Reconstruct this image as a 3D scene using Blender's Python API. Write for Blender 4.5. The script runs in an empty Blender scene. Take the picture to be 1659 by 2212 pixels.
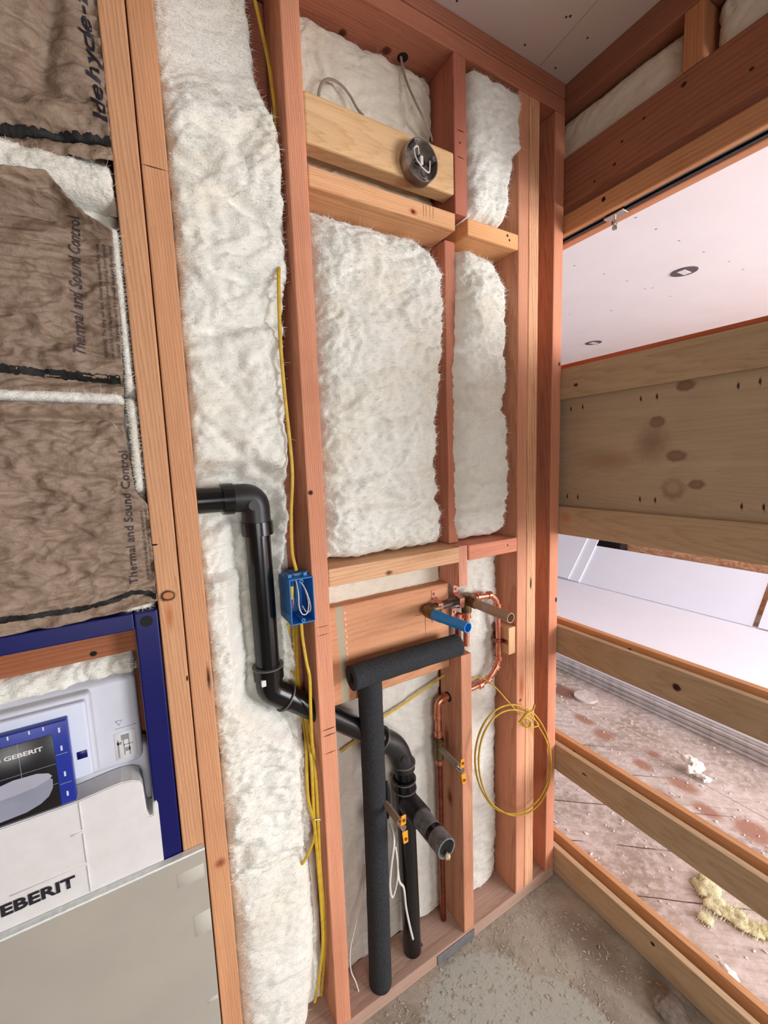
import bpy, bmesh, math, random
from mathutils import Vector, Matrix, noise
random.seed(7)
S = bpy.context.scene
COL = S.collection
R = math.radians
# ------------------------------------------------------------------ camera
FPX, YAW, PIT, ROL = 915.9, R(30.163), R(-6.940), R(-1.963)
CAM = Vector((0, -0.8036, 1.36))
fw = Vector((math.sin(YAW)*math.cos(PIT), math.cos(YAW)*math.cos(PIT), math.sin(PIT)))
r0 = Vector((math.cos(YAW), -math.sin(YAW), 0)); u0 = r0.cross(fw)
rt = r0*math.cos(ROL) + u0*math.sin(ROL); up = -r0*math.sin(ROL) + u0*math.cos(ROL)
cd = bpy.data.cameras.new('camera'); cam = bpy.data.objects.new('camera', cd); COL.objects.link(cam)
m3 = Matrix((rt, up, -fw)).transposed()
cam.matrix_world = Matrix.Translation(CAM) @ m3.to_4x4()
cd.sensor_fit = 'HORIZONTAL'; cd.sensor_width = 36; cd.lens = FPX/1659*36; cd.clip_start = 0.02
S.camera = cam
# ------------------------------------------------------------------ light
S.view_settings.view_transform = 'Standard'; S.view_settings.look = 'None'
S.view_settings.exposure = -0.10; S.view_settings.gamma = 1.0; S.view_settings.use_curve_mapping = False
w = bpy.data.worlds.new('world'); S.world = w; w.use_nodes = True
w.node_tree.nodes['Background'].inputs[0].default_value = (0.80, 0.88, 1.0, 1)
w.node_tree.nodes['Background'].inputs[1].default_value = 0.55
def area(name, loc, target, sx, sy, power, col=(1, 1, 1)):
    l = bpy.data.lights.new(name, 'AREA'); l.shape = 'RECTANGLE'; l.size = sx; l.size_y = sy; l.energy = power; l.color = col
    o = bpy.data.objects.new(name, l); COL.objects.link(o); o.location = loc
    o.rotation_euler = (Vector(target) - Vector(loc)).to_track_quat('-Z', 'Y').to_euler(); return o
area('daylight_large_window', (3.1, -3.4, 1.25), (2.6, 0.2, 1.1), 2.2, 1.5, 245, (0.90, 0.95, 1.0))
fill_ = area('bath_fill_light', (-0.05, -2.3, 1.15), (0.35, 0, 0.35), 1.0, 0.8, 11.5, (1.0, 0.96, 0.92)); fill_.data.spread = R(125)  # added fill light

def at(px, py, y=None, x=None, z=None):
    """the point seen at a photo pixel on the plane y=.., x=.. or z=.."""
    d = fw*FPX + rt*(px-829.5) - up*(py-1106)
    if y is not None: t = (y-CAM.y)/d.y
    elif x is not None: t = (x-CAM.x)/d.x
    else: t = (z-CAM.z)/d.z
    return CAM + d*t
# ------------------------------------------------------------------ material helpers
def srgb(r, g, b):
    f = lambda c: (c/255/12.92) if c/255 <= 0.04045 else ((c/255+0.055)/1.055)**2.4
    return (f(r), f(g), f(b), 1)
class NT:
    def __init__(s, name):
        s.m = bpy.data.materials.new(name); s.m.use_nodes = True; s.t = s.m.node_tree; s.b = s.t.nodes['Principled BSDF']
    def n(s, k, **kw):
        x = s.t.nodes.new(k)
        for a, v in kw.items(): setattr(x, a, v)
        return x
    def l(s, a, b): s.t.links.new(a, b)
    def math(s, op, a, b=None, c=None):
        x = s.n('ShaderNodeMath', operation=op)
        for i, v in enumerate((a, b, c)):
            if v is None: continue
            if isinstance(v, (int, float)): x.inputs[i].default_value = v
            else: s.l(v, x.inputs[i])
        return x.outputs[0]
    def vmath(s, op, a, b):
        x = s.n('ShaderNodeVectorMath', operation=op)
        for i, v in enumerate((a, b)):
            if isinstance(v, (tuple, list)): x.inputs[i].default_value = v
            else: s.l(v, x.inputs[i])
        return x.outputs[0]
    def mix(s, fac, a, b, mode='MIX'):
        x = s.n('ShaderNodeMix', data_type='RGBA', blend_type=mode)
        for i, v in ((0, fac), (6, a), (7, b)):
            if isinstance(v, (int, float, tuple)): x.inputs[i].default_value = v
            else: s.l(v, x.inputs[i])
        return x.outputs[2]
    def noise(s, vec, scale, detail=4, rough=0.55):
        x = s.n('ShaderNodeTexNoise'); x.inputs['Scale'].default_value = scale; x.inputs['Detail'].default_value = detail
        x.inputs['Roughness'].default_value = rough
        if vec is not None: s.l(vec, x.inputs['Vector'])
        return x.outputs[0]
    def ramp(s, fac, a, b):
        x = s.n('ShaderNodeMapRange'); s.l(fac, x.inputs[0]); x.inputs[1].default_value = a; x.inputs[2].default_value = b
        x.interpolation_type = 'SMOOTHSTEP'
        return x.outputs[0]
    def bump(s, h, strength=0.3, dist=0.001):
        x = s.n('ShaderNodeBump'); x.inputs['Strength'].default_value = strength; x.inputs['Distance'].default_value = dist
        s.l(h, x.inputs['Height']); s.l(x.outputs[0], s.b.inputs['Normal'])
    def spots(s, vec, col, lst):
        """lst of (centre, radii, colour, softness): marks with a shape of their own"""
        wob = s.noise(vec, 90, 2)
        for c, rr, k, soft in lst:
            d = s.vmath('SUBTRACT', vec, tuple(c)); d = s.vmath('DIVIDE', d, tuple(rr))
            L = s.n('ShaderNodeVectorMath', operation='LENGTH'); s.l(d, L.inputs[0])
            q = s.math('ADD', L.outputs['Value'], s.math('MULTIPLY', s.math('SUBTRACT', wob, 0.5), 0.5))
            f = s.math('SUBTRACT', 1.0, s.ramp(q, 1-soft, 1+soft*0.3))
            col = s.mix(f, col, k)
        return col
def plain(name, col, rough=0.6, metal=0, nz=0.0, scale=30, bump=0, coat=0):
    t = NT(name); t.b.inputs['Roughness'].default_value = rough; t.b.inputs['Metallic'].default_value = metal
    t.b.inputs['Coat Weight'].default_value = coat
    tc = t.n('ShaderNodeTexCoord').outputs['Object']
    f = t.noise(tc, scale)
    c2 = tuple(c*(1-nz) for c in col[:3]) + (1,)
    t.l(t.mix(t.ramp(f, .35, .68), col, c2), t.b.inputs['Base Color'])
    if bump: t.bump(f, bump, 0.002)
    return t.m
def wood(name, base, dark, axis='z', ring=0.0045, spots=(), rough=0.75, tilt=0.03, contrast=0.75, sawn=0.35, pith=None, wobamp=.022, flecks=.0):
    t = NT(name); t.b.inputs['Roughness'].default_value = rough; t.b.inputs['Specular IOR Level'].default_value = 0.25
    oc = t.n('ShaderNodeTexCoord').outputs['Object']
    rnd = t.n('ShaderNodeObjectInfo').outputs['Random']
    ax = 'xyz'.index(axis)
    st = [1, 1, 1]; st[ax] = 0.06
    shift = t.n('ShaderNodeCombineXYZ')
    for i in range(3): t.l(t.math('MULTIPLY', rnd, (13.7, 7.3, 19.1)[i]), shift.inputs[i])
    v = t.vmath('ADD', oc, shift.outputs[0])
    sv = t.vmath('MULTIPLY', v, tuple(st))
    wob = t.n('ShaderNodeTexNoise'); wob.inputs['Scale'].default_value = 14; wob.inputs['Detail'].default_value = 1.5
    t.l(sv, wob.inputs['Vector'])
    wv = t.vmath('MULTIPLY', t.vmath('SUBTRACT', wob.outputs['Color'], (0.5, 0.5, 0.5)), (wobamp, wobamp, wobamp))
    # pith line beside the board, a little off parallel so faces show cathedrals
    off = [0, 0, 0]; o1, o2 = [(i) for i in range(3) if i != ax]
    off[o1], off[o2] = pith or (0.031, 0.047)
    p = t.vmath('ADD', t.vmath('ADD', oc, tuple(off)), wv)
    sep = t.n('ShaderNodeSeparateXYZ'); t.l(p, sep.inputs[0])
    along = sep.outputs[ax]
    a = t.math('ADD', sep.outputs[o1], t.math('ADD', t.math('MULTIPLY', along, tilt), t.math('MULTIPLY', rnd, 0.03)))
    b = t.math('ADD', sep.outputs[o2], t.math('MULTIPLY', along, -tilt*0.7))
    rr = t.math('SQRT', t.math('ADD', t.math('MULTIPLY', a, a), t.math('MULTIPLY', b, b)))
    jit = t.noise(t.vmath('MULTIPLY', v, tuple(26 if i != ax else 1.2 for i in range(3))), 6, 2)
    fr = t.math('FRACT', t.math('ADD', t.math('DIVIDE', rr, ring), t.math('MULTIPLY', jit, 1.3)))
    late = t.math('POWER', fr, 2.6)
    late = t.math('MULTIPLY', late, t.math('SUBTRACT', 1.0, t.ramp(fr, .93, 1.0)))
    fs = [420, 420, 420]; fs[ax] = 9
    fib = t.noise(t.vmath('MULTIPLY', v, tuple(fs)), 1.0, 3)
    big = t.noise(sv, 30, 2)
    mid = t.noise(v, 7, 3)
    col = t.mix(t.math('MULTIPLY', late, contrast), base, dark)
    pit = t.noise(t.vmath('MULTIPLY', v, tuple(900 if i != ax else 60 for i in range(3))), 1.0, 2)
    col = t.mix(t.math('MULTIPLY', t.ramp(pit, .60, .74), .55), col, dark)
    lo = tuple(c*0.78 for c in base[:3]) + (1,)
    col = t.mix(t.math('MULTIPLY', t.ramp(fib, .35, .75), .42), col, lo)
    hi = tuple(min(1, c*1.16) for c in base[:3]) + (1,)
    col = t.mix(t.math('MULTIPLY', t.ramp(big, .45, .7), .5), col, hi)
    col = t.mix(t.math('MULTIPLY', t.ramp(mid, .5, .8), .25), col, dark)
    hv = t.n('ShaderNodeHueSaturation'); t.l(col, hv.inputs['Color'])
    t.l(t.math('ADD', 0.90, t.math('MULTIPLY', rnd, 0.2)), hv.inputs['Value'])
    col = hv.outputs[0]
    if spots: col = t.spots(oc, col, spots)
    t.l(col, t.b.inputs['Base Color'])
    t.bump(t.math('ADD', fib, t.math('MULTIPLY', late, 0.4)), sawn, 0.0012)
    return t.m
KN = srgb(92, 48, 30); KD = srgb(58, 30, 20); BLK = srgb(25, 20, 20)
FIR, FIRD = srgb(214, 154, 122), srgb(168, 100, 70)
PALE, PALED = srgb(222, 182, 136), srgb(186, 134, 86)
PINE, PINED = srgb(188, 162, 130), srgb(158, 120, 82)
RED, REDD = srgb(196, 128, 102), srgb(148, 82, 60)
# ------------------------------------------------------------------ mesh helpers
def tag(o, label=None, cat=None, group=None, kind=None):
    if label: o['label'] = label
    if cat: o['category'] = cat
    if group: o['group'] = group
    if kind: o['kind'] = kind
    return o
def link(name, bm, mat, parent=None, smooth=False, origin=None):
    me = bpy.data.meshes.new(name)
    if origin is None and parent is None:
        xs = [v.co.x for v in bm.verts]; ys = [v.co.y for v in bm.verts]; zs = [v.co.z for v in bm.verts]
        origin = Vector(((min(xs)+max(xs))/2, (min(ys)+max(ys))/2, min(zs)))
    if origin is not None:
        for v in bm.verts: v.co -= origin
    bm.to_mesh(me); bm.free()
    me.materials.append(mat)
    if smooth:
        for p in me.polygons: p.use_smooth = True
    o = bpy.data.objects.new(name, me); COL.objects.link(o)
    if parent is not None:
        o.parent = parent; o.location = (origin or Vector((0, 0, 0))) - parent_world(parent)
    elif origin is not None: o.location = origin
    return o
def parent_world(p):
    v = Vector((0, 0, 0))
    while p is not None: v += p.location; p = p.parent
    return v
def empty(name, loc, label, cat, group=None):
    o = bpy.data.objects.new(name, None); COL.objects.link(o); o.location = loc; o.empty_display_size = .05
    return tag(o, label, cat, group)
def box(bm, x0, x1, y0, y1, z0, z1, bev=0.0, seg=2):
    vs = [bm.verts.new((x, y, z)) for x in (x0, x1) for y in (y0, y1) for z in (z0, z1)]
    fs = [(0, 1, 3, 2), (4, 6, 7, 5), (0, 4, 5, 1), (2, 3, 7, 6), (0, 2, 6, 4), (1, 5, 7, 3)]
    ff = [bm.faces.new([vs[i] for i in f]) for f in fs]
    if bev:
        es = set(e for f in ff for e in f.edges)
        bmesh.ops.bevel(bm, geom=list(es), offset=bev, segments=seg, affect='EDGES', profile=.5)
def prism(bm, pts, y0, y1):
    a = [bm.verts.new((x, y0, z)) for x, z in pts]; b = [bm.verts.new((x, y1, z)) for x, z in pts]; n = len(pts)
    bm.faces.new(a); bm.faces.new(list(reversed(b)))
    for i in range(n): bm.faces.new((a[i], b[i], b[(i+1) % n], a[(i+1) % n]))
    bmesh.ops.recalc_face_normals(bm, faces=bm.faces)
def board(name, x0, x1, y0, y1, z0, z1, mat, label, cat='board', parent=None, bev=.0025, group=None, warp=.0):
    bm = bmesh.new(); box(bm, x0, x1, y0, y1, z0, z1, bev)
    o = link(name, bm, mat, parent)
    if label: tag(o, label, cat if parent is None else None, group)
    return o
def frames(pts, up0=None):
    n = len(pts); T = []
    for i in range(n):
        a = pts[max(0, i-1)]; b = pts[min(n-1, i+1)]; T.append((b-a).normalized())
    u = up0 or (Vector((0, 0, 1)) if abs(T[0].z) < .9 else Vector((1, 0, 0)))
    u = (u - T[0]*u.dot(T[0])).normalized(); out = []
    for t in T:
        u = (u - t*u.dot(t)).normalized(); out.append((t, u, t.cross(u)))
    return out
def tube(bm, pts, r, seg=16, r2=None, cap=True, flat=1.0, wall=None, up0=None):
    pts = [Vector(p) for p in pts]; fr = frames(pts, up0); n = len(pts); rings = []
    rf = r if callable(r) else (lambda t: r)
    for i, (p, (t, u, v)) in enumerate(zip(pts, fr)):
        rad = rf(i/(n-1)); rings.append([bm.verts.new(p + u*math.cos(2*math.pi*k/seg)*rad + v*math.sin(2*math.pi*k/seg)*rad*flat) for k in range(seg)])
    for a, b in zip(rings, rings[1:]):
        for k in range(seg): bm.faces.new((a[k], a[(k+1) % seg], b[(k+1) % seg], b[k]))
    if wall:
        inn = []
        for i, (p, (t, u, v)) in enumerate(zip(pts, fr)):
            rad = rf(i/(n-1)) - wall; inn.append([bm.verts.new(p + u*math.cos(2*math.pi*k/seg)*rad + v*math.sin(2*math.pi*k/seg)*rad) for k in range(seg)])
        for a, b in zip(inn, inn[1:]):
            for k in range(seg): bm.faces.new((b[k], b[(k+1) % seg], a[(k+1) % seg], a[k]))
        for k in range(seg):
            bm.faces.new((rings[0][(k+1) % seg], rings[0][k], inn[0][k], inn[0][(k+1) % seg]))
            bm.faces.new((rings[-1][k], rings[-1][(k+1) % seg], inn[-1][(k+1) % seg], inn[-1][k]))
    elif cap:
        bm.faces.new(list(reversed(rings[0]))); bm.faces.new(rings[-1])
    bmesh.ops.recalc_face_normals(bm, faces=bm.faces)
def fillet(pts, rad, n=8):
    pts = [Vector(p) for p in pts]; out = [pts[0]]
    for a, b, c in zip(pts, pts[1:], pts[2:]):
        d1 = (a-b); d2 = (c-b); r_ = min(rad, d1.length*.49, d2.length*.49)
        p1 = b + d1.normalized()*r_; p2 = b + d2.normalized()*r_
        for k in range(n+1):
            t = k/n; out.append(p1*(1-t)**2 + b*2*t*(1-t) + p2*t*t)
    out.append(pts[-1]); return out
def spline(pts, n=10):
    pts = [Vector(p) for p in pts]; P = [pts[0]*2-pts[1]] + pts + [pts[-1]*2-pts[-2]]; out = []
    for i in range(1, len(P)-2):
        for k in range(n):
            t = k/n; a, b, c, d = P[i-1:i+3]
            out.append(0.5*((2*b) + (c-a)*t + (2*a-5*b+4*c-d)*t*t + (3*b-a-3*c+d)*t**3))
    out.append(pts[-1]); return out
def tubeobj(name, pts, r, mat, parent=None, label=None, cat=None, group=None, smooth=True, **k):
    bm = bmesh.new(); tube(bm, pts, r, **k); o = link(name, bm, mat, parent, smooth)
    if smooth:
        shade(o)
    return tag(o, label, cat, group)
def shade(o, ang=40):
    me = o.data
    bm = bmesh.new(); bm.from_mesh(me)
    for f in bm.faces: f.smooth = True
    for e in bm.edges:
        if len(e.link_faces) == 2 and e.calc_face_angle(0) > R(ang): e.smooth = False
    bm.to_mesh(me); bm.free()
def text_mesh(body, shear=0.0, weight=0.0):
    c = bpy.data.curves.new('lettering', 'FONT'); c.body = body; c.shear = shear; c.offset = weight; c.resolution_u = 3; c.size = 1
    o = bpy.data.objects.new('lettering', c); COL.objects.link(o)
    dg = bpy.context.evaluated_depsgraph_get(); dg.update()
    me = bpy.data.meshes.new_from_object(o.evaluated_get(dg))
    bpy.data.objects.remove(o); bpy.data.curves.remove(c)
    return me
def lettering(name, body, origin, udir, vdir, length, height, mat, parent, shear=0, weight=0.0, surf=None, label=None, lift=0.0008):
    """text laid from origin along udir, letters standing along vdir; surf(p) may drop it on a surface"""
    me = text_mesh(body, shear, weight); me.name = name
    xs = [v.co.x for v in me.vertices]; x0, x1 = min(xs), max(xs)
    bm = bmesh.new(); bm.from_mesh(me)
    if surf: bmesh.ops.subdivide_edges(bm, edges=[e for e in bm.edges if e.calc_length() > .25], cuts=2)
    nrm = Vector(udir).cross(Vector(vdir)).normalized()
    for v in bm.verts:
        p = Vector(origin) + Vector(udir)*((v.co.x-x0)/(x1-x0)*length) + Vector(vdir)*(v.co.y/0.72*height)
        if surf: p = surf(p)
        v.co = p + nrm*(lift if not surf else .0021)
    bpy.data.meshes.remove(me)
    o = link(name, bm, mat, parent)
    if label: o['label'] = label
    return o
def fbm(p, oct=4, h=1.0):
    return noise.fractal(p, h, 2.0, oct)
def lerp_tab(tab, z):
    tab = sorted(tab)
    if z <= tab[0][0]: return tab[0][1]
    for (a, va), (b, vb) in zip(tab, tab[1:]):
        if z <= b: return va + (vb-va)*(z-a)/(b-a)
    return tab[-1][1]
# ------------------------------------------------------------------ materials
def mat_wool(name, c1, c2, c3):
    t = NT(name); t.b.inputs['Roughness'].default_value = 1; t.b.inputs['Specular IOR Level'].default_value = 0.05
    t.b.inputs['Sheen Weight'].default_value = 0.25; t.b.inputs['Sheen Roughness'].default_value = 0.6
    oc = t.n('ShaderNodeTexCoord').outputs['Object']
    a = t.noise(oc, 6, 3); b = t.noise(t.vmath('MULTIPLY', oc, (1, 1, 1.6)), 55, 5, .7); c = t.noise(t.vmath('MULTIPLY', oc, (1, 1, 2.5)), 260, 3, .7)
    col = t.mix(t.ramp(a, .42, .72), c1, c2)
    col = t.mix(t.math('MULTIPLY', t.ramp(b, .5, .78), .5), col, c3)
    t.l(col, t.b.inputs['Base Color'])
    t.bump(t.math('ADD', t.math('MULTIPLY', b, 1.6), c), 0.55, 0.004)
    return t.m
WOOL = mat_wool('glass_wool', srgb(247, 245, 236), srgb(240, 234, 218), srgb(226, 214, 192))
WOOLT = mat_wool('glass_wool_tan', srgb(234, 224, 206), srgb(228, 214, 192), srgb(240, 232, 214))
WOOLG = mat_wool('shaded_glass_wool', srgb(222, 216, 206), srgb(208, 200, 188), srgb(196, 186, 172))  # greyer copy of the wool; shade of the lower bays put into the colour
M_kraft = NT('kraft_paper')
_oc = M_kraft.n('ShaderNodeTexCoord').outputs['Object']
_a = M_kraft.noise(_oc, 14, 5, .6); _b = M_kraft.noise(_oc, 300, 3, .7)
_c = M_kraft.mix(M_kraft.ramp(_a, .35, .7), srgb(156, 134, 114), srgb(132, 110, 92))
_c = M_kraft.mix(M_kraft.math('MULTIPLY', M_kraft.ramp(_b, .4, .75), .35), _c, srgb(112, 92, 76))
M_kraft.l(_c, M_kraft.b.inputs['Base Color']); M_kraft.b.inputs['Roughness'].default_value = .62
_w = M_kraft.vmath('ADD', _oc, M_kraft.vmath('MULTIPLY', M_kraft.vmath('MULTIPLY', _oc, (0, 0, 0)), (1, 1, 1)))
_wn = M_kraft.n('ShaderNodeTexNoise'); _wn.inputs['Scale'].default_value = 9; M_kraft.l(_oc, _wn.inputs['Vector'])
_wv = M_kraft.vmath('ADD', M_kraft.vmath('MULTIPLY', _oc, (1, 1, 1.9)), M_kraft.vmath('MULTIPLY', _wn.outputs['Color'], (.07, .07, .07)))
def _vor(sc):
    x = M_kraft.n('ShaderNodeTexVoronoi'); x.inputs['Scale'].default_value = sc; M_kraft.l(_wv, x.inputs['Vector']); return x.outputs['Distance']
_cr = M_kraft.math('ADD', M_kraft.math('MULTIPLY', _vor(16), 3.2), M_kraft.math('ADD', M_kraft.math('MULTIPLY', _vor(38), 1.5), M_kraft.math('MULTIPLY', _vor(90), .5)))
M_kraft.bump(M_kraft.math('ADD', _cr, M_kraft.math('ADD', M_kraft.noise(_oc, 60, 4, .6), M_kraft.math('MULTIPLY', _b, .2))), .55, .004)
M_kraft = M_kraft.m
M_torn = plain('torn_paper_edge', srgb(226, 208, 190), .9, 0, .15, 80)
M_tar = plain('black_asphalt', srgb(24, 22, 22), .7, 0, .4, 200, .6)
M_ink = plain('printing_ink', srgb(72, 62, 62), .7)
M_inkdark = plain('black_print', srgb(28, 26, 36), .6)
M_abs = plain('black_pipe_plastic', srgb(17, 17, 19), .22, 0, .3, 12, 0.02)
M_absd = plain('dusty_black_plastic', srgb(42, 41, 42), .42, 0, .45, 22, .08)
M_absg = plain('grey_dusty_stub', srgb(112, 112, 112), .75, 0, .45, 90, .25)
M_rim = plain('pipe_fitting_rim', srgb(96, 94, 92), .4, 0, .2, 40)
M_foam = plain('black_pipe_foam', srgb(46, 48, 52), .9, 0, .55, 260, .9)
M_cop = plain('copper', srgb(232, 152, 122), .30, .8, .25, 60, .05)
M_strap = plain('strap_copper', srgb(206, 134, 112), .45, .35, .3, 60)
M_copd = plain('dull_copper', srgb(160, 92, 74), .38, 1, .35, 60, .05)
M_brass = plain('aged_brass', srgb(120, 98, 66), .42, .7, .35, 60, .15)
M_tin = plain('pipe_grey', srgb(112, 100, 92), .4, .5, .3, 40)
M_blue = plain('blue_plastic', srgb(34, 142, 218), .35, 0, .12, 30)
M_bluebox = plain('blue_box_plastic', srgb(50, 130, 204), .42, 0, .15, 40)
M_tan = plain('tan_plastic', srgb(178, 146, 118), .45, 0, .1, 30)
M_grystub = plain('taupe_stub', srgb(146, 130, 112), .5, 0, .15, 40)
M_yel = plain('yellow_cable_sheath', srgb(206, 168, 48), .5, 0, .2, 60, .1)
M_wht = plain('white_cable_sheath', srgb(222, 214, 204), .45, 0, .08, 40)
M_gryc = plain('grey_cable_sheath', srgb(150, 136, 120), .6, 0, .15, 40)
M_blkw = plain('black_wire', srgb(26, 26, 28), .4)
M_orange = plain('orange_handle', srgb(240, 160, 32), .4, 0, .08, 40)
M_chrome = plain('chrome', srgb(225, 222, 218), .16, 1, .1, 40)
M_steel = plain('galvanised_box', srgb(176, 168, 162), .33, .85, .35, 60, .1)
M_dksteel = plain('dark_track_metal', srgb(92, 92, 94), .35, .8, .3, 40)
M_frameblue = plain('blue_frame_enamel', srgb(8, 14, 92), .33, 0, .12, 20)
M_plateblue = plain('blue_cover_plate', srgb(26, 48, 150), .35, 0, .08, 20)
M_photo = plain('dark_tile_print', srgb(16, 16, 20), .3)
M_bowl = plain('bowl_print', srgb(150, 154, 172), .5, 0, .18, 9)
M_bowll = plain('bowl_lid_print', srgb(176, 176, 192), .5, 0, .1, 9)
M_eps = plain('white_polystyrene', srgb(224, 222, 220), .8, 0, .05, 40, .12)
M_tank = plain('white_tank_plastic', srgb(208, 210, 220), .4, 0, .05, 20)
M_hatch = plain('pale_hatch_plastic', srgb(214, 222, 240), .4, 0, .04, 20)
M_lens = plain('sticker_white', srgb(226, 224, 224), .5, 0, .05, 20)
M_stick = plain('sticker_grey_print', srgb(150, 148, 150), .5, 0, .1, 120)
M_hole = plain('dark_hole', srgb(8, 8, 10), .8)
M_dgroove = plain('moulded_groove', srgb(188, 184, 180), .8)
# ------------------------------------------------------------------ the setting
def struct(name, x0, x1, y0, y1, z0, z1, mat, label=None, bev=0):
    bm = bmesh.new(); box(bm, x0, x1, y0, y1, z0, z1, bev)
    return tag(link(name, bm, mat), label, None, None, 'structure')
# levelled bathroom floor
t = NT('levelling_compound'); oc = t.n('ShaderNodeTexCoord').outputs['Object']
geo = t.n('ShaderNodeNewGeometry').outputs['Position']
c = t.mix(t.ramp(t.noise(geo, 9, 6, .62), .35, .68), srgb(176, 170, 156), srgb(142, 134, 120))
c = t.mix(t.math('MULTIPLY', t.ramp(t.noise(geo, 60, 4, .7), .45, .75), .6), c, srgb(188, 176, 156))
c = t.spots(geo, c, [((0.62, -0.14, 0), (.16, .13, 1), srgb(184, 186, 176), .12), ((0.75, -0.30, 0), (.12, .16, 1), srgb(182, 184, 174), .1),
                     ((0.98, -0.2, 0), (.05, .14, 1), srgb(140, 128, 114), .7), ((0.99, -0.2, 0), (.006, .007, 1), srgb(90, 90, 92), .3)])
t.l(c, t.b.inputs['Base Color']); t.b.inputs['Roughness'].default_value = .9
t.bump(t.math('ADD', t.noise(geo, 40, 5, .7), t.math('MULTIPLY', t.noise(geo, 240, 3, .7), .5)), .5, .004)
M_slab = t.m
struct('floor', -1.2, 1.14, -2.4, .10, -.05, 0.0, M_slab)
# dusty plank subfloor in the room beyond
t = NT('dusty_subfloor'); geo = t.n('ShaderNodeNewGeometry').outputs['Position']
c = t.mix(t.ramp(t.noise(geo, 2.6, 6, .65), .38, .66), srgb(204, 188, 180), srgb(158, 138, 124))
rotn = t.n('ShaderNodeVectorRotate', rotation_type='Z_AXIS'); t.l(geo, rotn.inputs['Vector']); rotn.inputs['Angle'].default_value = R(39.7)
fx = t.noise(t.vmath('MULTIPLY', rotn.outputs[0], (3, 26, 1)), 2, 4, .65)
c = t.mix(t.math('MULTIPLY', t.ramp(fx, .4, .7), .45), c, srgb(134, 118, 100))
c = t.mix(t.math('MULTIPLY', t.ramp(t.noise(geo, 34, 5, .7), .42, .68), .55), c, srgb(228, 216, 212))
RB = srgb(166, 122, 104)
c = t.spots(geo, c, [((2.02, .70, 0), (.07, .13, 1), srgb(132, 92, 80), .5), ((1.88, .46, 0), (.035, .07, 1), RB, .6), ((1.85, .33, 0), (.05, .06, 1), RB, .6),
                     ((1.80, .12, 0), (.035, .05, 1), RB, .6), ((1.91, .13, 0), (.03, .035, 1), RB, .7), ((1.99, .02, 0), (.03, .05, 1), RB, .7),
                     ((1.82, -.03, 0), (.045, .07, 1), RB, .6), ((1.755, -.14, 0), (.04, .06, 1), RB, .6), ((1.79, -.27, 0), (.06, .07, 1), RB, .5), ((1.70, -.02, 0), (.025, .05, 1), RB, .8)])
sp = t.n('ShaderNodeSeparateXYZ'); t.l(geo, sp.inputs[0])
dg_ = t.math('ADD', t.math('MULTIPLY', sp.outputs[0], .64), t.math('MULTIPLY', sp.outputs[1], .77))
dg_ = t.math('ADD', dg_, t.math('MULTIPLY', t.noise(geo, 6, 3), .012))
ff = t.math('FRACT', t.math('DIVIDE', t.math('SUBTRACT', dg_, .463+.006-.089), .178))
d = t.math('ABSOLUTE', t.math('SUBTRACT', ff, .5))
fade = t.math('MULTIPLY', t.ramp(t.noise(geo, 5, 4), .40, .52), t.math('SUBTRACT', 1.0, t.ramp(sp.outputs[0], 1.6, 2.0)))
c = t.mix(t.math('MULTIPLY', t.math('SUBTRACT', 1.0, t.ramp(d, .004, .02)), fade), c, srgb(84, 58, 46))
d = t.math('ABSOLUTE', t.math('SUBTRACT', sp.outputs[0], t.math('ADD', 1.888, t.math('MULTIPLY', t.noise(geo, 9, 3), .014))))
c = t.mix(t.math('MULTIPLY', t.math('SUBTRACT', 1.0, t.ramp(d, .0008, .0035)), .6), c, srgb(110, 84, 76))
t.l(c, t.b.inputs['Base Color']); t.b.inputs['Roughness'].default_value = .85
t.bump(t.math('ADD', fx, t.noise(geo, 60, 4, .7)), .4, .003)
M_sub = t.m
struct('floor_2', 1.14, 4.5, -4.2, 3.5, -.05, 0.0, M_sub)
def drywall(name, base, spots, rough=.85):
    t = NT(name); geo = t.n('ShaderNodeNewGeometry').outputs['Position']
    c = t.mix(t.ramp(t.noise(geo, 3, 3), .3, .75), base, tuple(v*.96 for v in base[:3])+(1,))
    if spots: c = t.spots(geo, c, spots)
    t.l(c, t.b.inputs['Base Color']); t.b.inputs['Roughness'].default_value = rough
    t.bump(t.noise(geo, 500, 2), .08, .001)
    return t.m
SC = srgb(60, 48, 50)
def dots(pts, r, z, c=SC): return [((x, y, z), (r, r, .2), c, .3) for x, y in pts]
cd1 = [at(x, y, z=2.315) for x, y in ((1223, 37), (1232, 35), (1134, 97), (1269, 82), (1200, 147), (987, 2))]
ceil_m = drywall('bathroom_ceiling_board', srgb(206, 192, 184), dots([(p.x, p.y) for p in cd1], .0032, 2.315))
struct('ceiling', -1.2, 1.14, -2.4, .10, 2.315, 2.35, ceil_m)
# faint joint across the bathroom ceiling
a_ = at(1168, 141, z=2.3145); b_ = at(1283, 10, z=2.3145)
bm = bmesh.new(); tube(bm, [a_ + (b_-a_)*t for t in (0, 3)], .0011, 6)
tag(link('trim_1', bm, plain('board_joint', srgb(178, 164, 156), .9)), None, None, None, 'structure')
cd2 = [at(x, y, z=2.315) for x, y in ((1373, 470), (1417, 495), (1467, 520), (1520, 544), (1241, 574), (1305, 592), (1354, 607), (1575, 565), (1605, 582), (1230, 680), (1320, 670), (1410, 622), (1448, 640), (1321, 672), (1393, 624))]
ceil2_m = drywall('large_room_ceiling_board', srgb(238, 230, 230), dots([(p.x, p.y) for p in cd2], .006, 2.315, srgb(130, 118, 120)))
struct('ceiling_2', 1.14, 4.5, -4.2, 3.5, 2.315, 2.35, ceil2_m)
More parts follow.
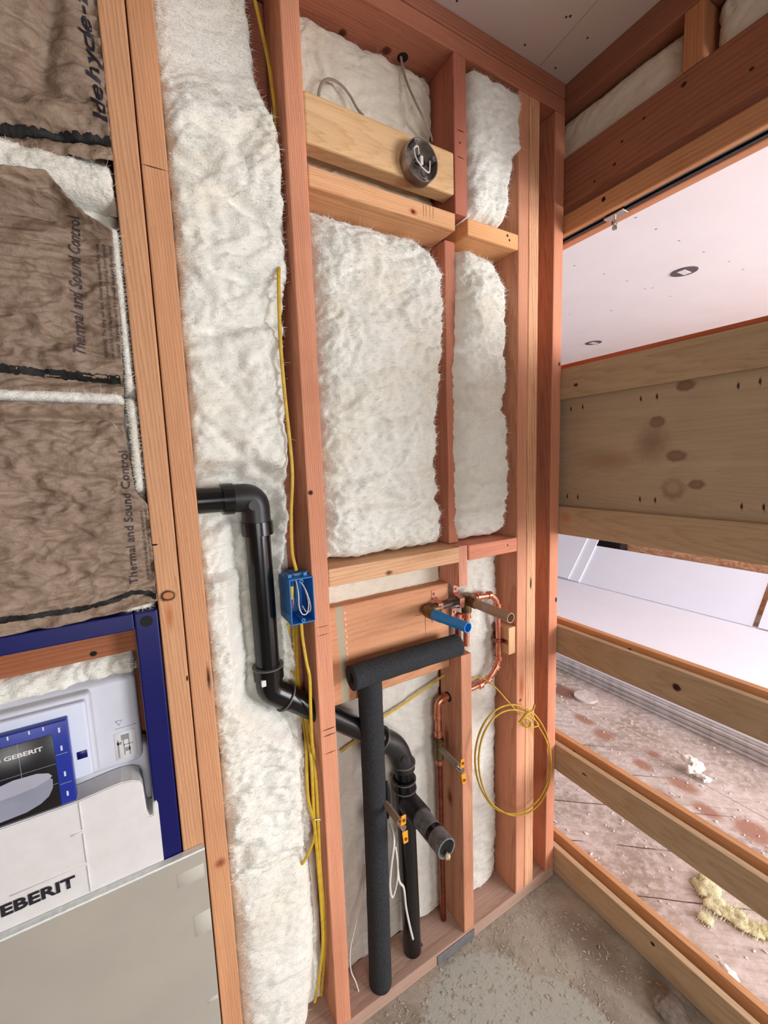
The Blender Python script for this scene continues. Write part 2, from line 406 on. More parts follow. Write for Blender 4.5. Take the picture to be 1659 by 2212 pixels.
# walls
t = NT('strand_board'); geo = t.n('ShaderNodeNewGeometry').outputs['Position']
vo = t.n('ShaderNodeTexVoronoi'); vo.inputs['Scale'].default_value = 26; t.l(t.vmath('MULTIPLY', geo, (1, 1, 2.0)), vo.inputs['Vector'])
bw = t.n('ShaderNodeRGBToBW'); t.l(vo.outputs['Color'], bw.inputs[0])
c = t.mix(bw.outputs[0], srgb(196, 132, 92), srgb(236, 190, 150))
c = t.mix(t.math('MULTIPLY', t.ramp(t.noise(geo, 60, 4), .5, .7), .6), c, srgb(170, 96, 66))
t.l(c, t.b.inputs['Base Color']); t.b.inputs['Roughness'].default_value = .8
M_osb = t.m
M_sheath = wood('plank_sheathing', RED, REDD, 'x', .006)
struct('wall_back', -1.2, 1.17, .105, .13, 0.0, 2.315, M_sheath)
M_dw = drywall('plain_drywall', srgb(150, 140, 130), [])
struct('wall_left', -1.24, -1.2, -2.4, .13, 0, 2.315, M_dw)
for i, (x0, x1, z0, z1) in enumerate(((-1.2, -.75, 0, 2.315), (.5, 1.14, 0, 2.315), (-.75, .5, 0, .7), (-.75, .5, 1.8, 2.315))):  # opening in this unseen wall is made up for the fill light
    struct('wall_front' if i == 0 else 'wall_front.%03d' % i, x0, x1, -2.44, -2.4, z0, z1, M_dw)
struct('wall_right_far', 4.3, 4.33, -4.2, 3.5, 0, 2.315, M_osb)
struct('wall_back_far', 1.17, 4.5, 3.5, 3.53, 0, 2.315, M_dw)
for i, (x0, x1, z0, z1) in enumerate(((1.14, 1.9, 0, 2.315), (4.1, 4.5, 0, 2.315), (1.9, 4.1, 0, .5), (1.9, 4.1, 2.0, 2.315))):
    struct('wall_front_far' if i == 0 else 'wall_front_far.%03d' % i, x0, x1, -4.2, -4.16, z0, z1, M_dw)
struct('wall_right', 1.057, 1.14, -2.4, -1.75, 0, 2.315, M_dw)
# vertical joints of the strand board
# ------------------------------------------------------------------ framing of the main wall
X0 = dict(A=(.0145, .0505), B=(.0525, .0900), C=(.2915, .3285), E=(.8850, .9215), E2=(.9230, .9600), F=(1.019, 1.057))
DEP = .0889
def sp(x, y, z, o, r, c=KN, s=.3, ry=None):
    return ((x-o[0], y-o[1], z-o[2]), r, c, s)
def studm(n, xs, z0, marks, base=FIR, dark=FIRD, ring=.0045, **k):
    o = ((xs[0]+xs[1])/2, DEP/2, z0)
    return wood(n, base, dark, 'z', ring, [sp(*m[:3], o, *m[3:]) for m in marks], **k)
ZS = .036
zt = 2.24
mA = studm('fir_stud_knot', X0['A'], ZS, [(.030, 0, 1.141, (.014, .03, .011), KD, .35), (.031, 0, 1.141, (.009, .05, .0065), srgb(190, 128, 84), .25), (.030, 0, 1.105, (.007, .02, .03), srgb(186, 116, 78), .9), (.018, 0, 1.232, (.006, .01, .0018), BLK, .3), (.048, 0, .985, (.002, .01, .006), KD, .4)], base=srgb(222, 168, 126), dark=srgb(176, 116, 78), ring=.0058)
mB = studm('fir_stud_pitch', X0['B'], ZS, [(.083, 0, .975, (.004, .02, .03), KD, .9), (.075, 0, .60, (.012, .03, .012), srgb(150, 84, 54), .9), (.07, 0, 1.83, (.02, .01, .0012), KN, .5)], base=srgb(216, 160, 118), dark=srgb(176, 112, 76))
mC = studm('fir_stud_centre', X0['C'], ZS, [(.299, 0, 1.301, (.006, .03, .006), KD, .5), (.312, 0, .79, (.018, .008, .0012), BLK, .4), (.312, 0, .776, (.018, .008, .0012), BLK, .4), (.312, 0, .735, (.015, .008, .001), BLK, .4), (.31, 0, 1.02, (.017, .008, .0007), KD, .4), (.31, 0, 1.002, (.015, .008, .0007), KD, .4)], base=srgb(216, 150, 118))
mE = studm('fir_stud_right', X0['E'], ZS, [(.9, 0, .66, (.006, .02, .006), KN, .5), (.905, 0, .7, (.012, .02, .05), srgb(176, 100, 62), .9)], base=srgb(212, 150, 118))
mE2 = studm('pine_stud_striped', X0['E2'], ZS, [(.94, 0, 1.0, (.004, .02, .02), KD, .5)], base=srgb(218, 164, 126), dark=srgb(150, 94, 66), ring=.0085, contrast=.9)
mF = studm('fir_stud_corner', X0['F'], ZS, [(1.048, 0, 1.61, (.005, .05, .006), KN, .5), (1.05, 0, .93, (.006, .05, .009), KD, .5)], base=srgb(210, 140, 108), dark=srgb(162, 92, 66))
def stud(key, mat, label, z0=ZS, z1=zt, y0=0, y1=DEP, name='wall_stud'):
    a, b = X0[key]; return board(name, a, b, y0, y1, z0, z1, mat, label, 'stud')
stud('A', mA, 'pale orange wooden stud with a big dark ringed knot, beside the blue frame')
stud('B', mB, 'orange wooden stud beaded with resin, right half of the pair left of the tall batt')
stud('C', mC, 'orange wooden stud that carries the blue electrical box')
stud('E', mE, 'smooth salmon stud, left half of the pair right of the yellow cable coil')
stud('E2', mE2, 'coarsely striped stud, right half of the pair right of the yellow cable coil')
stud('F', mF, 'corner stud where the main wall meets the slatted pocket frame')
board('wall_stud', -.41, -.372, 0, DEP, ZS, zt, mB, 'wooden stud left of the blue frame', 'stud')
# short studs around the plumbing bay
mDt = wood('fir_short_stud', srgb(184, 114, 92), srgb(140, 76, 58), 'z', .0045, [((0, -DEP/2, .175), (.012, .01, .0012), BLK, .3), ((.0, -DEP/2, .12), (.012, .01, .001), BLK, .3), ((-.002, -DEP/2, .15), (.003, .01, .002), BLK, .3)])
o = board('wall_stud', .681, .717, 0, DEP, 1.912, zt, mDt, 'short reddish stud left of the ragged upper batt, standing on the long blocking', 'stud')
board('wall_stud', .681, .712, .040, DEP+.01, 1.141, 1.873, wood('fir_recessed_stud', RED, REDD, 'z'), 'recessed stud showing as a thin strip between the two middle batts', 'stud')
mD3 = wood('fir_lower_stud', FIR, FIRD, 'z', .005, [((-.018, .02, .55), (.02, .012, .05), srgb(140, 74, 50), .9), ((-.018, .01, .38), (.02, .014, .03), srgb(130, 66, 44), .9)])
D3 = board('wall_stud', .681, .717, 0, DEP, ZS, .853, mD3, 'short lower stud with a copper pipe through its drilled hole', 'stud')
tubeobj('drilled_hole', [(.6803, .055, .716), (.6815, .055, .716)], .0135, M_hole, D3, seg=20)
mD4 = wood('splintered_fir', srgb(232, 168, 142), srgb(160, 84, 64), 'z', .006, contrast=.9)
bm = bmesh.new(); box(bm, .6815, .7105, .004, .086, 1.035, 1.140, .002)
tag(link('wooden_cleat', bm, mD4), 'short splintered cleat hanging below the lower blocking above the copper fittings', 'cleat')
# horizontal blocking
mb2 = wood('pale_blocking', srgb(230, 176, 130), srgb(190, 124, 80), 'x', .005, [((.06, -.045, .012), (.012, .02, .008), srgb(196, 116, 78), .5), ((.06, -.045, .012), (.006, .03, .0045), KN, .5)] + [((x, -.045, .024), (.0006, .01, .018), BLK, .3) for x in (.087, .094, .104, .113)])
board('blocking', .3285, .681, 0, DEP, 1.874, 1.911, mb2, 'upper long blocking with pencil ticks and a knot at its right end', 'blocking', bev=.003)
board('blocking', .7175, .885, 0, DEP, 1.874, 1.911, wood('pale_blocking_right', srgb(226, 168, 118), srgb(186, 118, 72), 'x', .006, [((.045, -.045, .026), (.004, .01, .0035), KD, .3), ((.052, -.045, .017), (.0035, .01, .0035), KD, .3)]), 'short upper blocking with two dark nail holes below the ragged batt', 'blocking', bev=.003)
mpl = wood('figured_pale_plank', PALE, PALED, 'x', .010, [], tilt=.16, contrast=.6, sawn=.15, pith=(.052, -.040), wobamp=.06)
# the light backing plank leans its waney lower edge
bm = bmesh.new(); box(bm, .3285, .681, .002, .040, 1.950, 2.038, .004)
plank = tag(link('backing_plank', bm, mpl), 'wide pale plank with swirling grain that holds the round metal box', 'plank')
board('blocking', .3285, .681, 0, .10, 1.100, 1.139, wood('dusty_blocking', srgb(232, 184, 144), srgb(196, 134, 92), 'x', .008, [((-.03, -.05, .008), (.012, .02, .006), srgb(120, 76, 48), .7), ((.09, -.05, .03), (.08, .02, .01), srgb(198, 150, 108), .9)]), 'lower long blocking under the large middle batt, knot in its lower edge', 'blocking', bev=.003)
board('blocking', .7115, .885, 0, .10, 1.100, 1.139, wood('pinkish_blocking', srgb(224, 150, 122), srgb(186, 104, 78), 'x', .006, [((.05, -.05, .022), (.003, .01, .003), KD, .3)]), 'short lower blocking under the narrow middle batt', 'blocking', bev=.003)
mbk = wood('reddish_backer', srgb(208, 150, 112), srgb(166, 104, 72), 'x', .014, [((-.137+.0006*i, -.02, .22-.022*i), (.0095, .012, .028), srgb(172, 162, 138), .2) for i in range(10)] + [((-.121+random.uniform(-.002, .002), -.02, .06+i*.014), (.0022, .01, .004), srgb(214, 196, 170), .5) for i in range(12)] + [((.092, -.02, .165), (.03, .01, .0008), BLK, .3), ((.099, -.02, .15), (.0009, .01, .045), BLK, .3)], tilt=.14, pith=(.05, -.09), wobamp=.05, contrast=.5)
board('backing_plank', .3285, .681, .045, .083, .806, 1.038, mbk, 'broad reddish plank behind the blue stub, streaked with pale grey-green glue', 'plank', bev=.004)
board('wooden_block', .8575, .8845, .004, .055, .806, .885, wood('pale_block', srgb(226, 180, 136), srgb(190, 130, 90), 'z', .006), None)
tag(bpy.data.objects['wooden_block'], 'small pale wooden block behind the tan stub that holds the copper bend', 'block')
# plates
msole = wood('dusty_sole_plate', srgb(190, 158, 140), srgb(156, 114, 94), 'x', .006, [((-.05, 0, .036), (.05, .03, .02), srgb(190, 168, 150), .9)])
board('sole_plate', -1.19, 1.057, 0, .10, .0005, .036, msole, 'dusty sole plate along the foot of the main wall', 'plate', bev=.002)
mtop = wood('top_plate_fir', srgb(178, 114, 88), srgb(134, 76, 56), 'x', .006, [((.62, .02, 0), (.012, .012, .02), KN, .5), ((.52, .03, 0), (.01, .01, .02), KN, .5)])
tp = board('top_plate', -1.19, 1.057, 0, .10, 2.241, 2.277, mtop, 'lower layer of the double top plate of the main wall', 'plate')
c0 = at(870, 125, z=2.24); tubeobj('drilled_hole', [(c0.x, c0.y, 2.2418), (c0.x, c0.y, 2.2402)], .012, M_hole, tp, seg=20)
board('top_plate', -1.19, 1.057, 0, .10, 2.279, 2.315, wood('top_plate_upper', srgb(168, 108, 84), srgb(128, 72, 54), 'x', .006), 'upper layer of the double top plate of the main wall', 'plate')
board('sheet_metal_flashing', .585, .716, -.003, -.0003, .003, .030, plain('dull_flashing', srgb(128, 128, 130), .5, .3, .2, 60), 'dull grey metal strip at the foot of the sole plate by the drain', 'flashing', bev=.0006)
# ------------------------------------------------------------------ right wall: pocket door frame
YE = -.93
px0, px1 = 1.0585, 1.0765
bx0, bx1 = 1.108, 1.127
def slat(z0, z1, back, label, marks=(), base=PINE, dark=PINED, ring=.007, y1=.08):
    x0, x1 = (bx0, bx1) if back else (px0, px1)
    o = ((x0+x1)/2, (YE+y1)/2, z0)
    m = wood('pine_slat', base, dark, 'y', ring*1.3, [sp(*q[:3], o, *q[3:]) for q in marks], tilt=.07, sawn=.15, pith=(.03, -.04), wobamp=.06, contrast=.55)
    return board('pocket_frame_slat', x0, x1, YE, y1, z0, z1, m, label, 'slat', bev=.0015)
slat(1.513, 1.597, 0, 'front slat along the top edge of the plywood sheet', [(1.06, -.046, 1.546, (.02, .008, .005), KN, .4)])
slat(1.128, 1.210, 0, 'front slat along the bottom edge of the plywood sheet', [(1.06, -.021, 1.179, (.02, .009, .008), KD, .4), (1.06, -.021, 1.179, (.02, .020, .017), srgb(190, 142, 96), .6)])
slat(.761, .8465, 0, 'front slat one step below the plywood, knot near its middle', [(1.06, -.329, .804, (.02, .011, .010), KD, .4), (1.06, -.60, .80, (.02, .012, .010), KD, .4)])
slat(.375, .461, 0, 'second front slat below the plywood, near the debris on the floor', [(1.06, -.10, .425, (.02, .01, .004), KN, .6)])
slat(.016, .104, 0, 'lowest front slat, standing along the bathroom floor', [(1.06, -.305, .079, (.02, .006, .006), KD, .4)])
OR, ORD = srgb(216, 162, 116), srgb(178, 116, 74)
slat(1.513, 1.619, 1, 'back slat behind the top edge of the plywood sheet', [], srgb(196, 110, 76), srgb(150, 74, 50))
slat(1.128, 1.210, 1, 'back slat behind the bottom edge of the plywood sheet', [], OR, ORD)
slat(.763, .848, 1, 'back slat one step below the plywood, glowing orange', [(1.108, -.19, .83, (.02, .007, .006), KD, .4)], OR, ORD)
slat(.375, .461, 1, 'second back slat below the plywood, orange with a dark knot', [(1.108, -.30, .43, (.02, .008, .006), KD, .4), (1.108, -.03, .43, (.02, .006, .01), KN, .4)], OR, ORD)
slat(.016, .104, 1, 'lowest back slat, standing along the edge of the plank subfloor', [], OR, ORD)
# plywood: cut out so it sits between the slats
scr = [(-.018, 1.484), (-.054, 1.486), (-.210, 1.486), (-.247, 1.486), (-.404, 1.485), (-.439, 1.488), (-.011, 1.237), (-.045, 1.236), (-.217, 1.241), (-.253, 1.241), (-.423, 1.239), (-.459, 1.239)]
po = (1.0885, (YE+.08)/2, 1.13)
pm = []
for y_, z_, a_, b_ in ((-.307, 1.503, .022, .014), (-.25, 1.428, .020, .015), (-.295, 1.347, .024, .015), (-.339, 1.283, .018, .012)):
    pm.append(sp(1.076, y_, z_, po, (.03, a_, b_), srgb(112, 82, 70), .5)); pm.append(sp(1.076, y_, z_, po, (.03, a_*.8, b_*.78), srgb(142, 112, 92), .5))
pm.append(sp(1.076, -.291, 1.27, po, (.03, .028, .027), srgb(134, 110, 92), .6)); pm.append(sp(1.076, -.291, 1.274, po, (.03, .020, .019), srgb(172, 148, 118), .6))
pm.append(sp(1.076, -.24, 1.38, po, (.03, .045, .05), srgb(146, 120, 98), 1)); pm.append(sp(1.076, -.13, 1.34, po, (.03, .09, .03), srgb(164, 134, 104), 1))
for y_, z_ in scr: pm.append(sp(1.076, y_, z_, po, (.03, .0030, .0105), srgb(52, 40, 32), .6)); pm.append(sp(1.076, y_+.001, z_-.007, po, (.03, .0020, .0055), srgb(170, 160, 140), .5))
t_ply = wood('plywood_face', srgb(182, 160, 132), srgb(154, 128, 100), 'y', .013, pm, tilt=.10, contrast=.35, sawn=.12, pith=(.05, -.2), wobamp=.16)
board('plywood_sheet', 1.0785, 1.0985, YE, .08, 1.13, 1.595, t_ply, 'knotty plywood sheet with paired screw slots fixed between slats', 'plywood', bev=.001)
# header, boards and track
mh = wood('header_fir', srgb(158, 102, 76), srgb(112, 64, 46), 'y', .010, [((-.03, .62+YE/2*0-.0, 0), (.0, .0, .0), KD, .3)][:0] + [((-.02, y_+.81, z_-2.015), (.03, r_, r_*.8), KD, .5) for y_, z_, r_ in ((-.204, 2.103, .004), (-.155, 2.085, .004), (-.284, 2.115, .007), (-.087, 2.035, .004), (-.40, 2.06, .005), (-.138, 2.045, .005), (-.46, 2.10, .006))], tilt=.06)
HO = ((1.0585+1.098)/2, -.85, 2.015)
board('header_beam', 1.0585, 1.098, -1.70, .08, 2.015, 2.138, mh, 'deep dark orange header beam over the door opening', 'beam')
board('track_board', 1.0585, 1.0765, -1.70, .08, 1.949, 1.996, wood('track_board_pine', srgb(206, 150, 106), srgb(166, 104, 68), 'y', .006, [((-.01, .81-.112, .032), (.02, .006, .006), BLK, .3)], tilt=.05), 'front track board below the header beam with one dark screw hole', 'board')
board('track_board', 1.108, 1.137, -1.70, .08, 1.949, 1.996, wood('track_board_back', srgb(216, 156, 118), srgb(176, 110, 76), 'y', .006), 'back track board on the far side of the metal door track', 'board')
bm = bmesh.new()
prof = [(1.0775, 1.952), (1.0775, 1.992), (1.1065, 1.992), (1.1065, 1.952), (1.098, 1.952), (1.098, 1.955), (1.1035, 1.955), (1.1035, 1.989), (1.0805, 1.989), (1.0805, 1.955), (1.086, 1.955), (1.086, 1.952)]
r1 = [bm.verts.new((x, -1.70, z)) for x, z in prof]; r2 = [bm.verts.new((x, .08, z)) for x, z in prof]
for i in range(len(prof)): bm.faces.new((r1[i], r1[(i+1) % 12], r2[(i+1) % 12], r2[i]))
bm.faces.new(r1); bm.faces.new(list(reversed(r2))); bmesh.ops.recalc_face_normals(bm, faces=bm.faces)
tag(link('door_track', bm, M_dksteel), 'long dark metal sliding door track under the header', 'track')
hg = empty('track_hanger', (1.092, -.122, 1.93), 'small bright metal roller hanger dangling from the door track', 'hanger')
bm = bmesh.new(); box(bm, 1.082, 1.102, -.150, -.098, 1.944, 1.949, .001); link('hanger_plate', bm, M_chrome, hg)
tubeobj('hanger_bolt', [(1.092, -.122, 1.944), (1.092, -.122, 1.922)], .003, M_chrome, hg)
tubeobj('hanger_nut', [(1.092, -.122, 1.934), (1.092, -.122, 1.926)], .007, M_chrome, hg, seg=6)
tubeobj('hanger_nut', [(1.092, -.122, 1.921), (1.092, -.122, 1.915)], .006, M_chrome, hg, seg=8)
# door jamb end
board('door_jamb_stud', 1.0585, 1.127, -.968, -.931, .001, 1.948, mB, 'jamb stud closing the open end of the slatted frame', 'stud')
board('wall_stud', 1.0585, 1.14, -1.745, -1.705, .001, 2.24, mC, 'stud beside the far side of the doorway', 'stud')
# right wall top plate, cripple
board('top_plate', 1.0585, 1.14, -2.39, .09, 2.252, 2.315, wood('right_top_plate', srgb(150, 98, 74), srgb(114, 66, 48), 'y', .006), 'top plate of the right wall just under the ceiling', 'plate')
board('cripple_stud', 1.0585, 1.14, -.317, -.279, 2.139, 2.251, wood('cripple_fir', srgb(196, 134, 92), srgb(158, 96, 62), 'z', .006), 'short cripple stud standing on the header beam', 'stud')
# ------------------------------------------------------------------ insulation
def strands(bm, samp, n, L=(.006, .016), wd=.00026, seed=3):
    rnd = random.Random(seed)
    for _ in range(n):
        p, nrm = samp(rnd)
        ang = rnd.gauss(0.5, .8); d = Vector((math.cos(ang), 0, math.sin(ang)*.7)) + nrm*rnd.uniform(-.25, .16); d.normalize()
        ln = rnd.uniform(*L); c = Vector((rnd.gauss(0, 1), rnd.gauss(0, .6), rnd.gauss(0, 1)))*ln*.55
        prev = None; s = d.cross(nrm)
        if s.length < 1e-4: continue
        s.normalize()
        for k in range(4):
            t = k/3; q = p + nrm*.0006 + d*ln*(t-.35) + c*(t*t) * .5; w_ = wd*(1-t*.8)
            a, b = bm.verts.new(q - s*w_), bm.verts.new(q + s*w_)
            if prev: bm.faces.new((prev[0], prev[1], b, a))
            prev = (a, b)
def batt(name, label, xl, xr, z0, z1, yf, yb=.098, amp=1.0, p=5.0, seed=1, mat=None, step=.0042, nst=2500, edge=.006, parent=None, cat='insulation', origin=None, hoz=1.0, group=None, folds=()):
    """soft batt: xl(z), xr(z) side lines, yf(x,z) mean front; wraps back to yb along its rim"""
    mat = mat or WOOL
    f = lambda g: g if callable(g) else (lambda *a: g)
    xl, xr, yf = f(xl), f(xr), f(yf)
    W = xr((z0+z1)/2)-xl((z0+z1)/2); nu = max(14, int(W/step)); nv = max(14, int((z1-z0)/step))
    so = Vector((seed*3.1, seed*1.7, seed*5.3)); bm = bmesh.new(); G = []
    if isinstance(p, (int, float)): p = (p, p)
    amp_ = amp if callable(amp) else (lambda x, z: amp)
    for j in range(nv+1):
        v = j/nv; row = []
        for i in range(nu+1):
            u = i/nu
            # crowd the grid towards the rim
            uu = u + .5/math.pi*math.sin(2*math.pi*u)*-.55; vv = v + .5/math.pi*math.sin(2*math.pi*v)*-.25
            z = z0+(z1-z0)*vv; a = xl(z); b = xr(z); x = a+(b-a)*uu
            ru = abs(2*uu-1); rv = abs(2*vv-1)
            s_ = max(0, 1-ru**(p[0]*max(1, W/.2)))**.5 * max(0, 1-rv**(p[1]*max(1, (z1-z0)/.25)))**.5
            q = Vector((x*11, 0, z*17*hoz)) + so
            warp = Vector((noise.noise(q*1.3), 0, noise.noise(q*1.1+Vector((5, 5, 5)))))
            big = fbm(q + warp*.8, 3); md = 1-abs(fbm(Vector((x*26, .3, z*52*hoz)) + so + warp*2.5, 3))*1.6; fine = fbm(Vector((x*120, .6, z*190)) + so, 3)
            y0_ = yf(x, z)
            tuft = fbm(Vector((x*62+z*20, .9, z*84)) + so + warp*1.5, 4)
            y = yb - (yb-y0_)*s_ - amp_(x, z)*(big*.011 + (md-.5)*.0055 + tuft*.0048 + fine*.0022)*min(1, s_*1.6)
            for zc, sl, xr_, dp, wd_ in folds:
                t_ = (z - zc - sl*(x-xr_) - .012*noise.noise(Vector((x*14, zc*9, seed))))/wd_
                y += dp*math.exp(-t_*t_)*s_*(.6+.8*abs(noise.noise(Vector((x*9, zc*5, 2)))))
            y = min(y, yb)
            ex = edge*fbm(Vector((x*5, 1, z*38)) + so, 3)*(ru**6)*(1 if uu > .5 else -1)
            ez = edge*fbm(Vector((x*38, 2, z*5)) + so, 3)*(rv**8)*(1 if vv > .5 else -1)
            row.append(bm.verts.new((x+ex, y, z+ez)))
        G.append(row)
    for j in range(nv):
        for i in range(nu): bm.faces.new((G[j][i], G[j][i+1], G[j+1][i+1], G[j+1][i]))
    bm.normal_update()
    vl = [v for row in G for v in row]
    info = [(v.co.copy(), v.normal.copy()) for v in vl]
    info = [(c, -n if n.y > 0 else n) for c, n in info]
    # rear skin
    back = [bm.verts.new((xl(z0), yb, z0)), bm.verts.new((xr(z0), yb, z0)), bm.verts.new((xr(z1), yb, z1)), bm.verts.new((xl(z1), yb, z1))]
    bm.faces.new(back)
    info = [q for q in info if q[1].y < -.55]
    def samp(r): return info[r.randrange(len(info))]
    strands(bm, samp, nst, seed=seed)
    o = link(name, bm, mat, parent, True, origin)
    return tag(o, label, cat if parent is None else None, group)
def near_pipe(x, z):
    """how close a drain run passes (for hollows behind it)"""
    d = 1
    for (ax, az, bx, bz) in ((.09, 1.297, .19, 1.297), (.20, 1.297, .20, .90), (.20, .90, .30, .80)):
        A = Vector((ax, az)); B = Vector((bx, bz)); P = Vector((x, z)); t = max(0, min(1, (P-A).dot(B-A)/(B-A).length_squared))
        d = min(d, (P-(A+(B-A)*t)).length)
    return d
def yf_left(x, z):
    d = near_pipe(x, z)
    base = .008
    if z > 1.96: base = .008 + min(1, (z-1.96-.25*(x-.19))/.09)*.045 if z > 1.96+.25*(x-.19) else base
    if x > .245 and z < 1.15: base = max(base, .03 + (x-.245)*.6)
    if 1.15 < z < 1.27 and x < .20: base = .05
    k = max(0, 1-max(0, d-.030)/.045)
    return base*(1-k) + .078*k
def xr_left(z):
    return lerp_tab([(0, .288), (.55, .285), (.9, .275), (1.0, .262), (1.15, .255), (1.25, .268), (1.6, .272), (1.72, .290), (1.95, .290), (2.0, .283), (2.05, .262), (2.2, .255), (2.3, .25)], z)
batt('insulation_batt', 'tall narrow white fibreglass batt behind the black drain bend, left of the electrical box', .0865, xr_left, .505, 2.235, yf_left, seed=2, p=(14, 30), nst=14000, hoz=.8, folds=[(1.83, -.45, .19, .022, .014), (1.69, -.2, .19, .012, .012), (1.60, .35, .15, .022, .015), (1.42, -.8, .13, .016, .013), (1.345, -.1, .25, .012, .010), (1.10, .1, .15, .012, .014), (.76, .5, .2, .010, .014)], amp=lambda x, z: 1.15 - .85*min(1, max(0, (z-1.98)/.06)))
batt('insulation_batt', 'smooth white batt piece at the foot of the narrow bay, below the fold', .0870, lambda z: lerp_tab([(.04, .235), (.2, .262), (.3, .272), (.53, .272)], z), .040, .520, lambda x, z: .006, seed=5, amp=.6, p=(5, 5), nst=2500)
batt('insulation_batt', 'shadowed tan sliver of batt tucked behind the yellow cables at the wall foot', .232, .290, .045, .50, .045, seed=6, amp=.4, nst=250, p=3)
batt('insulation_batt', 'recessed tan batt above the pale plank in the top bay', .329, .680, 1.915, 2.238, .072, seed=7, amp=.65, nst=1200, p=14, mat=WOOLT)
batt('insulation_batt', 'large puffy white batt filling the middle bay', lambda z: .3250, lambda z: lerp_tab([(1.14, .664), (1.2, .655), (1.35, .637), (1.5, .650), (1.7, .668), (1.775, .666), (1.815, .648), (1.868, .60)], z), 1.142, 1.868, lambda x, z: -.004 + (.035*max(0, (z-1.78)/.09)**1.5), seed=9, p=(5.5, 5), nst=14000, folds=[(1.685, -.08, .5, .010, .012), (1.56, .1, .5, .012, .012), (1.455, -.05, .5, .020, .012), (1.335, .06, .5, .012, .010), (1.275, -.06, .45, .024, .011), (1.20, .05, .5, .008, .010)], amp=1.1, hoz=.8)
batt('insulation_batt', 'narrow puffy white batt in the middle bay right of the large one', lambda z: lerp_tab([(1.14, .685), (1.3, .690), (1.55, .688), (1.7, .700), (1.87, .71)], z), lambda z: lerp_tab([(1.14, .870), (1.3, .884), (1.7, .882), (1.78, .874), (1.868, .835)], z), 1.142, 1.868, lambda x, z: .004, seed=11, p=(4.2, 4.5), nst=7000, folds=[(1.62, .1, .78, .012, .012), (1.47, .1, .78, .016, .012), (1.31, -.2, .78, .014, .012), (1.235, .1, .78, .012, .010)], amp=1.1, hoz=.8)
batt('insulation_batt', 'ragged greyish batt strip hanging in the top right bay', lambda z: .7185, lambda z: lerp_tab([(1.91, .835), (1.95, .850), (2.03, .868), (2.09, .884), (2.105, .905), (2.14, .908), (2.17, .900), (2.24, .912), (2.29, .915)], z), 1.912, 2.238, lambda x, z: -.006, seed=13, p=(9, 14), edge=.014, nst=2500, amp=.8, hoz=.5)
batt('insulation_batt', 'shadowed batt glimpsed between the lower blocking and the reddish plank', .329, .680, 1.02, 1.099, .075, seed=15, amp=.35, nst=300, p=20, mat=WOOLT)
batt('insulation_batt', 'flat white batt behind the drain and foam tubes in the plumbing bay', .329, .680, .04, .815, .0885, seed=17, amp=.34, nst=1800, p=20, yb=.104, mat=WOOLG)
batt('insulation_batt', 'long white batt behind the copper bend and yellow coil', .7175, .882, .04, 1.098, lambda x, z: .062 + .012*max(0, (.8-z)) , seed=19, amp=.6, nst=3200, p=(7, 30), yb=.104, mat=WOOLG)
def side_batt(label, ya, yb_, seed):
    """batt in the right wall: built like the others, then turned to face -x"""
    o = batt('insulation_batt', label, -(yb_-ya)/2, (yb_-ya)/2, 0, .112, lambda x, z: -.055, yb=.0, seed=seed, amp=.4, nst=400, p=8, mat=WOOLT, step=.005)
    me = o.data; off = o.location.copy()
    for v in me.vertices:
        c = v.co + off; v.co = Vector((c.y*1.0, -c.x, c.z)) + Vector((0, 0, 0))
    o.location = (1.139, (ya+yb_)/2, 2.1385)
    return o
side_batt('dim batt above the header beam, between the corner and the cripple stud', -.278, .07, 31)
side_batt('dim batt above the header beam, right of the cripple stud', -.80, -.3185, 33)
# ------------------------------------------------------------------ kraft faced batts at the left
def paper_y(x, z, k):
    q = Vector((x*9 + k*4, k*2.2, z*13)); wv = Vector((noise.noise(q*.7), noise.noise(q*.6+Vector((9, 2, 1))), 0))
    a = 1-abs(fbm(Vector((x*10+z*6, k, z*26)) + wv*1.4, 4)); b = fbm(q*3.5, 3)
    c = noise.noise(Vector((x*5+z*4, k*3., z*4)))
    d = 1-abs(fbm(Vector((x*24-z*14, k+3, z*44)) + wv*2, 3))*1.7
    return .006 - .016*(a-.6) - .0026*b - .012*c - .0045*(d-.6)
def paper(name, parent, k, zb, ztp, xr, profile, xl=-.37):
    """zb(x), ztp(x): lower and upper torn edge; xr(z) right edge"""
    bm = bmesh.new(); nu, nv = 110, 130; G = []
    for j in range(nv+1):
        row = []
        for i in range(nu+1):
            u = i/nu; v = j/nv
            x = xl + (.015-xl)*u; za, zc = zb(x), ztp(x); z = za+(zc-za)*v
            X_ = xl + (xr(z)-xl)*u
            X_ += .0015*fbm(Vector((1, k, z*90)), 3)*(u**20)
            y = paper_y(X_, z, k) + profile(X_, z, v)
            row.append(bm.verts.new((X_, y, z)))
        G.append(row)
    for j in range(nv):
        for i in range(nu): bm.faces.new((G[j][i], G[j][i+1], G[j+1][i+1], G[j+1][i]))
    o = link(name, bm, M_kraft, parent, True)
    md = o.modifiers.new('thickness', 'SOLIDIFY'); md.thickness = .0006; md.offset = 1
    return o
def strip(name, parent, pts, w_, surf, mat, k=0, rag=.35, n=160):
    """ragged strip following a paper surface, pts = [(x,z)]"""
    bm = bmesh.new(); prev = None
    for i in range(n+1):
        x = pts[0][0] + (pts[-1][0]-pts[0][0])*i/n; z = lerp_tab(pts, x)
        a = z - w_/2*(1+rag*fbm(Vector((x*160, k, 3)), 3)); b = z + w_/2*(1+rag*fbm(Vector((x*160, k, 9)), 3))
        cur = [bm.verts.new((x, surf(x, zz)-.0026, zz)) for zz in (a, (a+b)/2, b)]
        if prev:
            for q in range(2): bm.faces.new((prev[q], cur[q], cur[q+1], prev[q+1]))
        prev = cur
    o = link(name, bm, mat, parent, True); return o
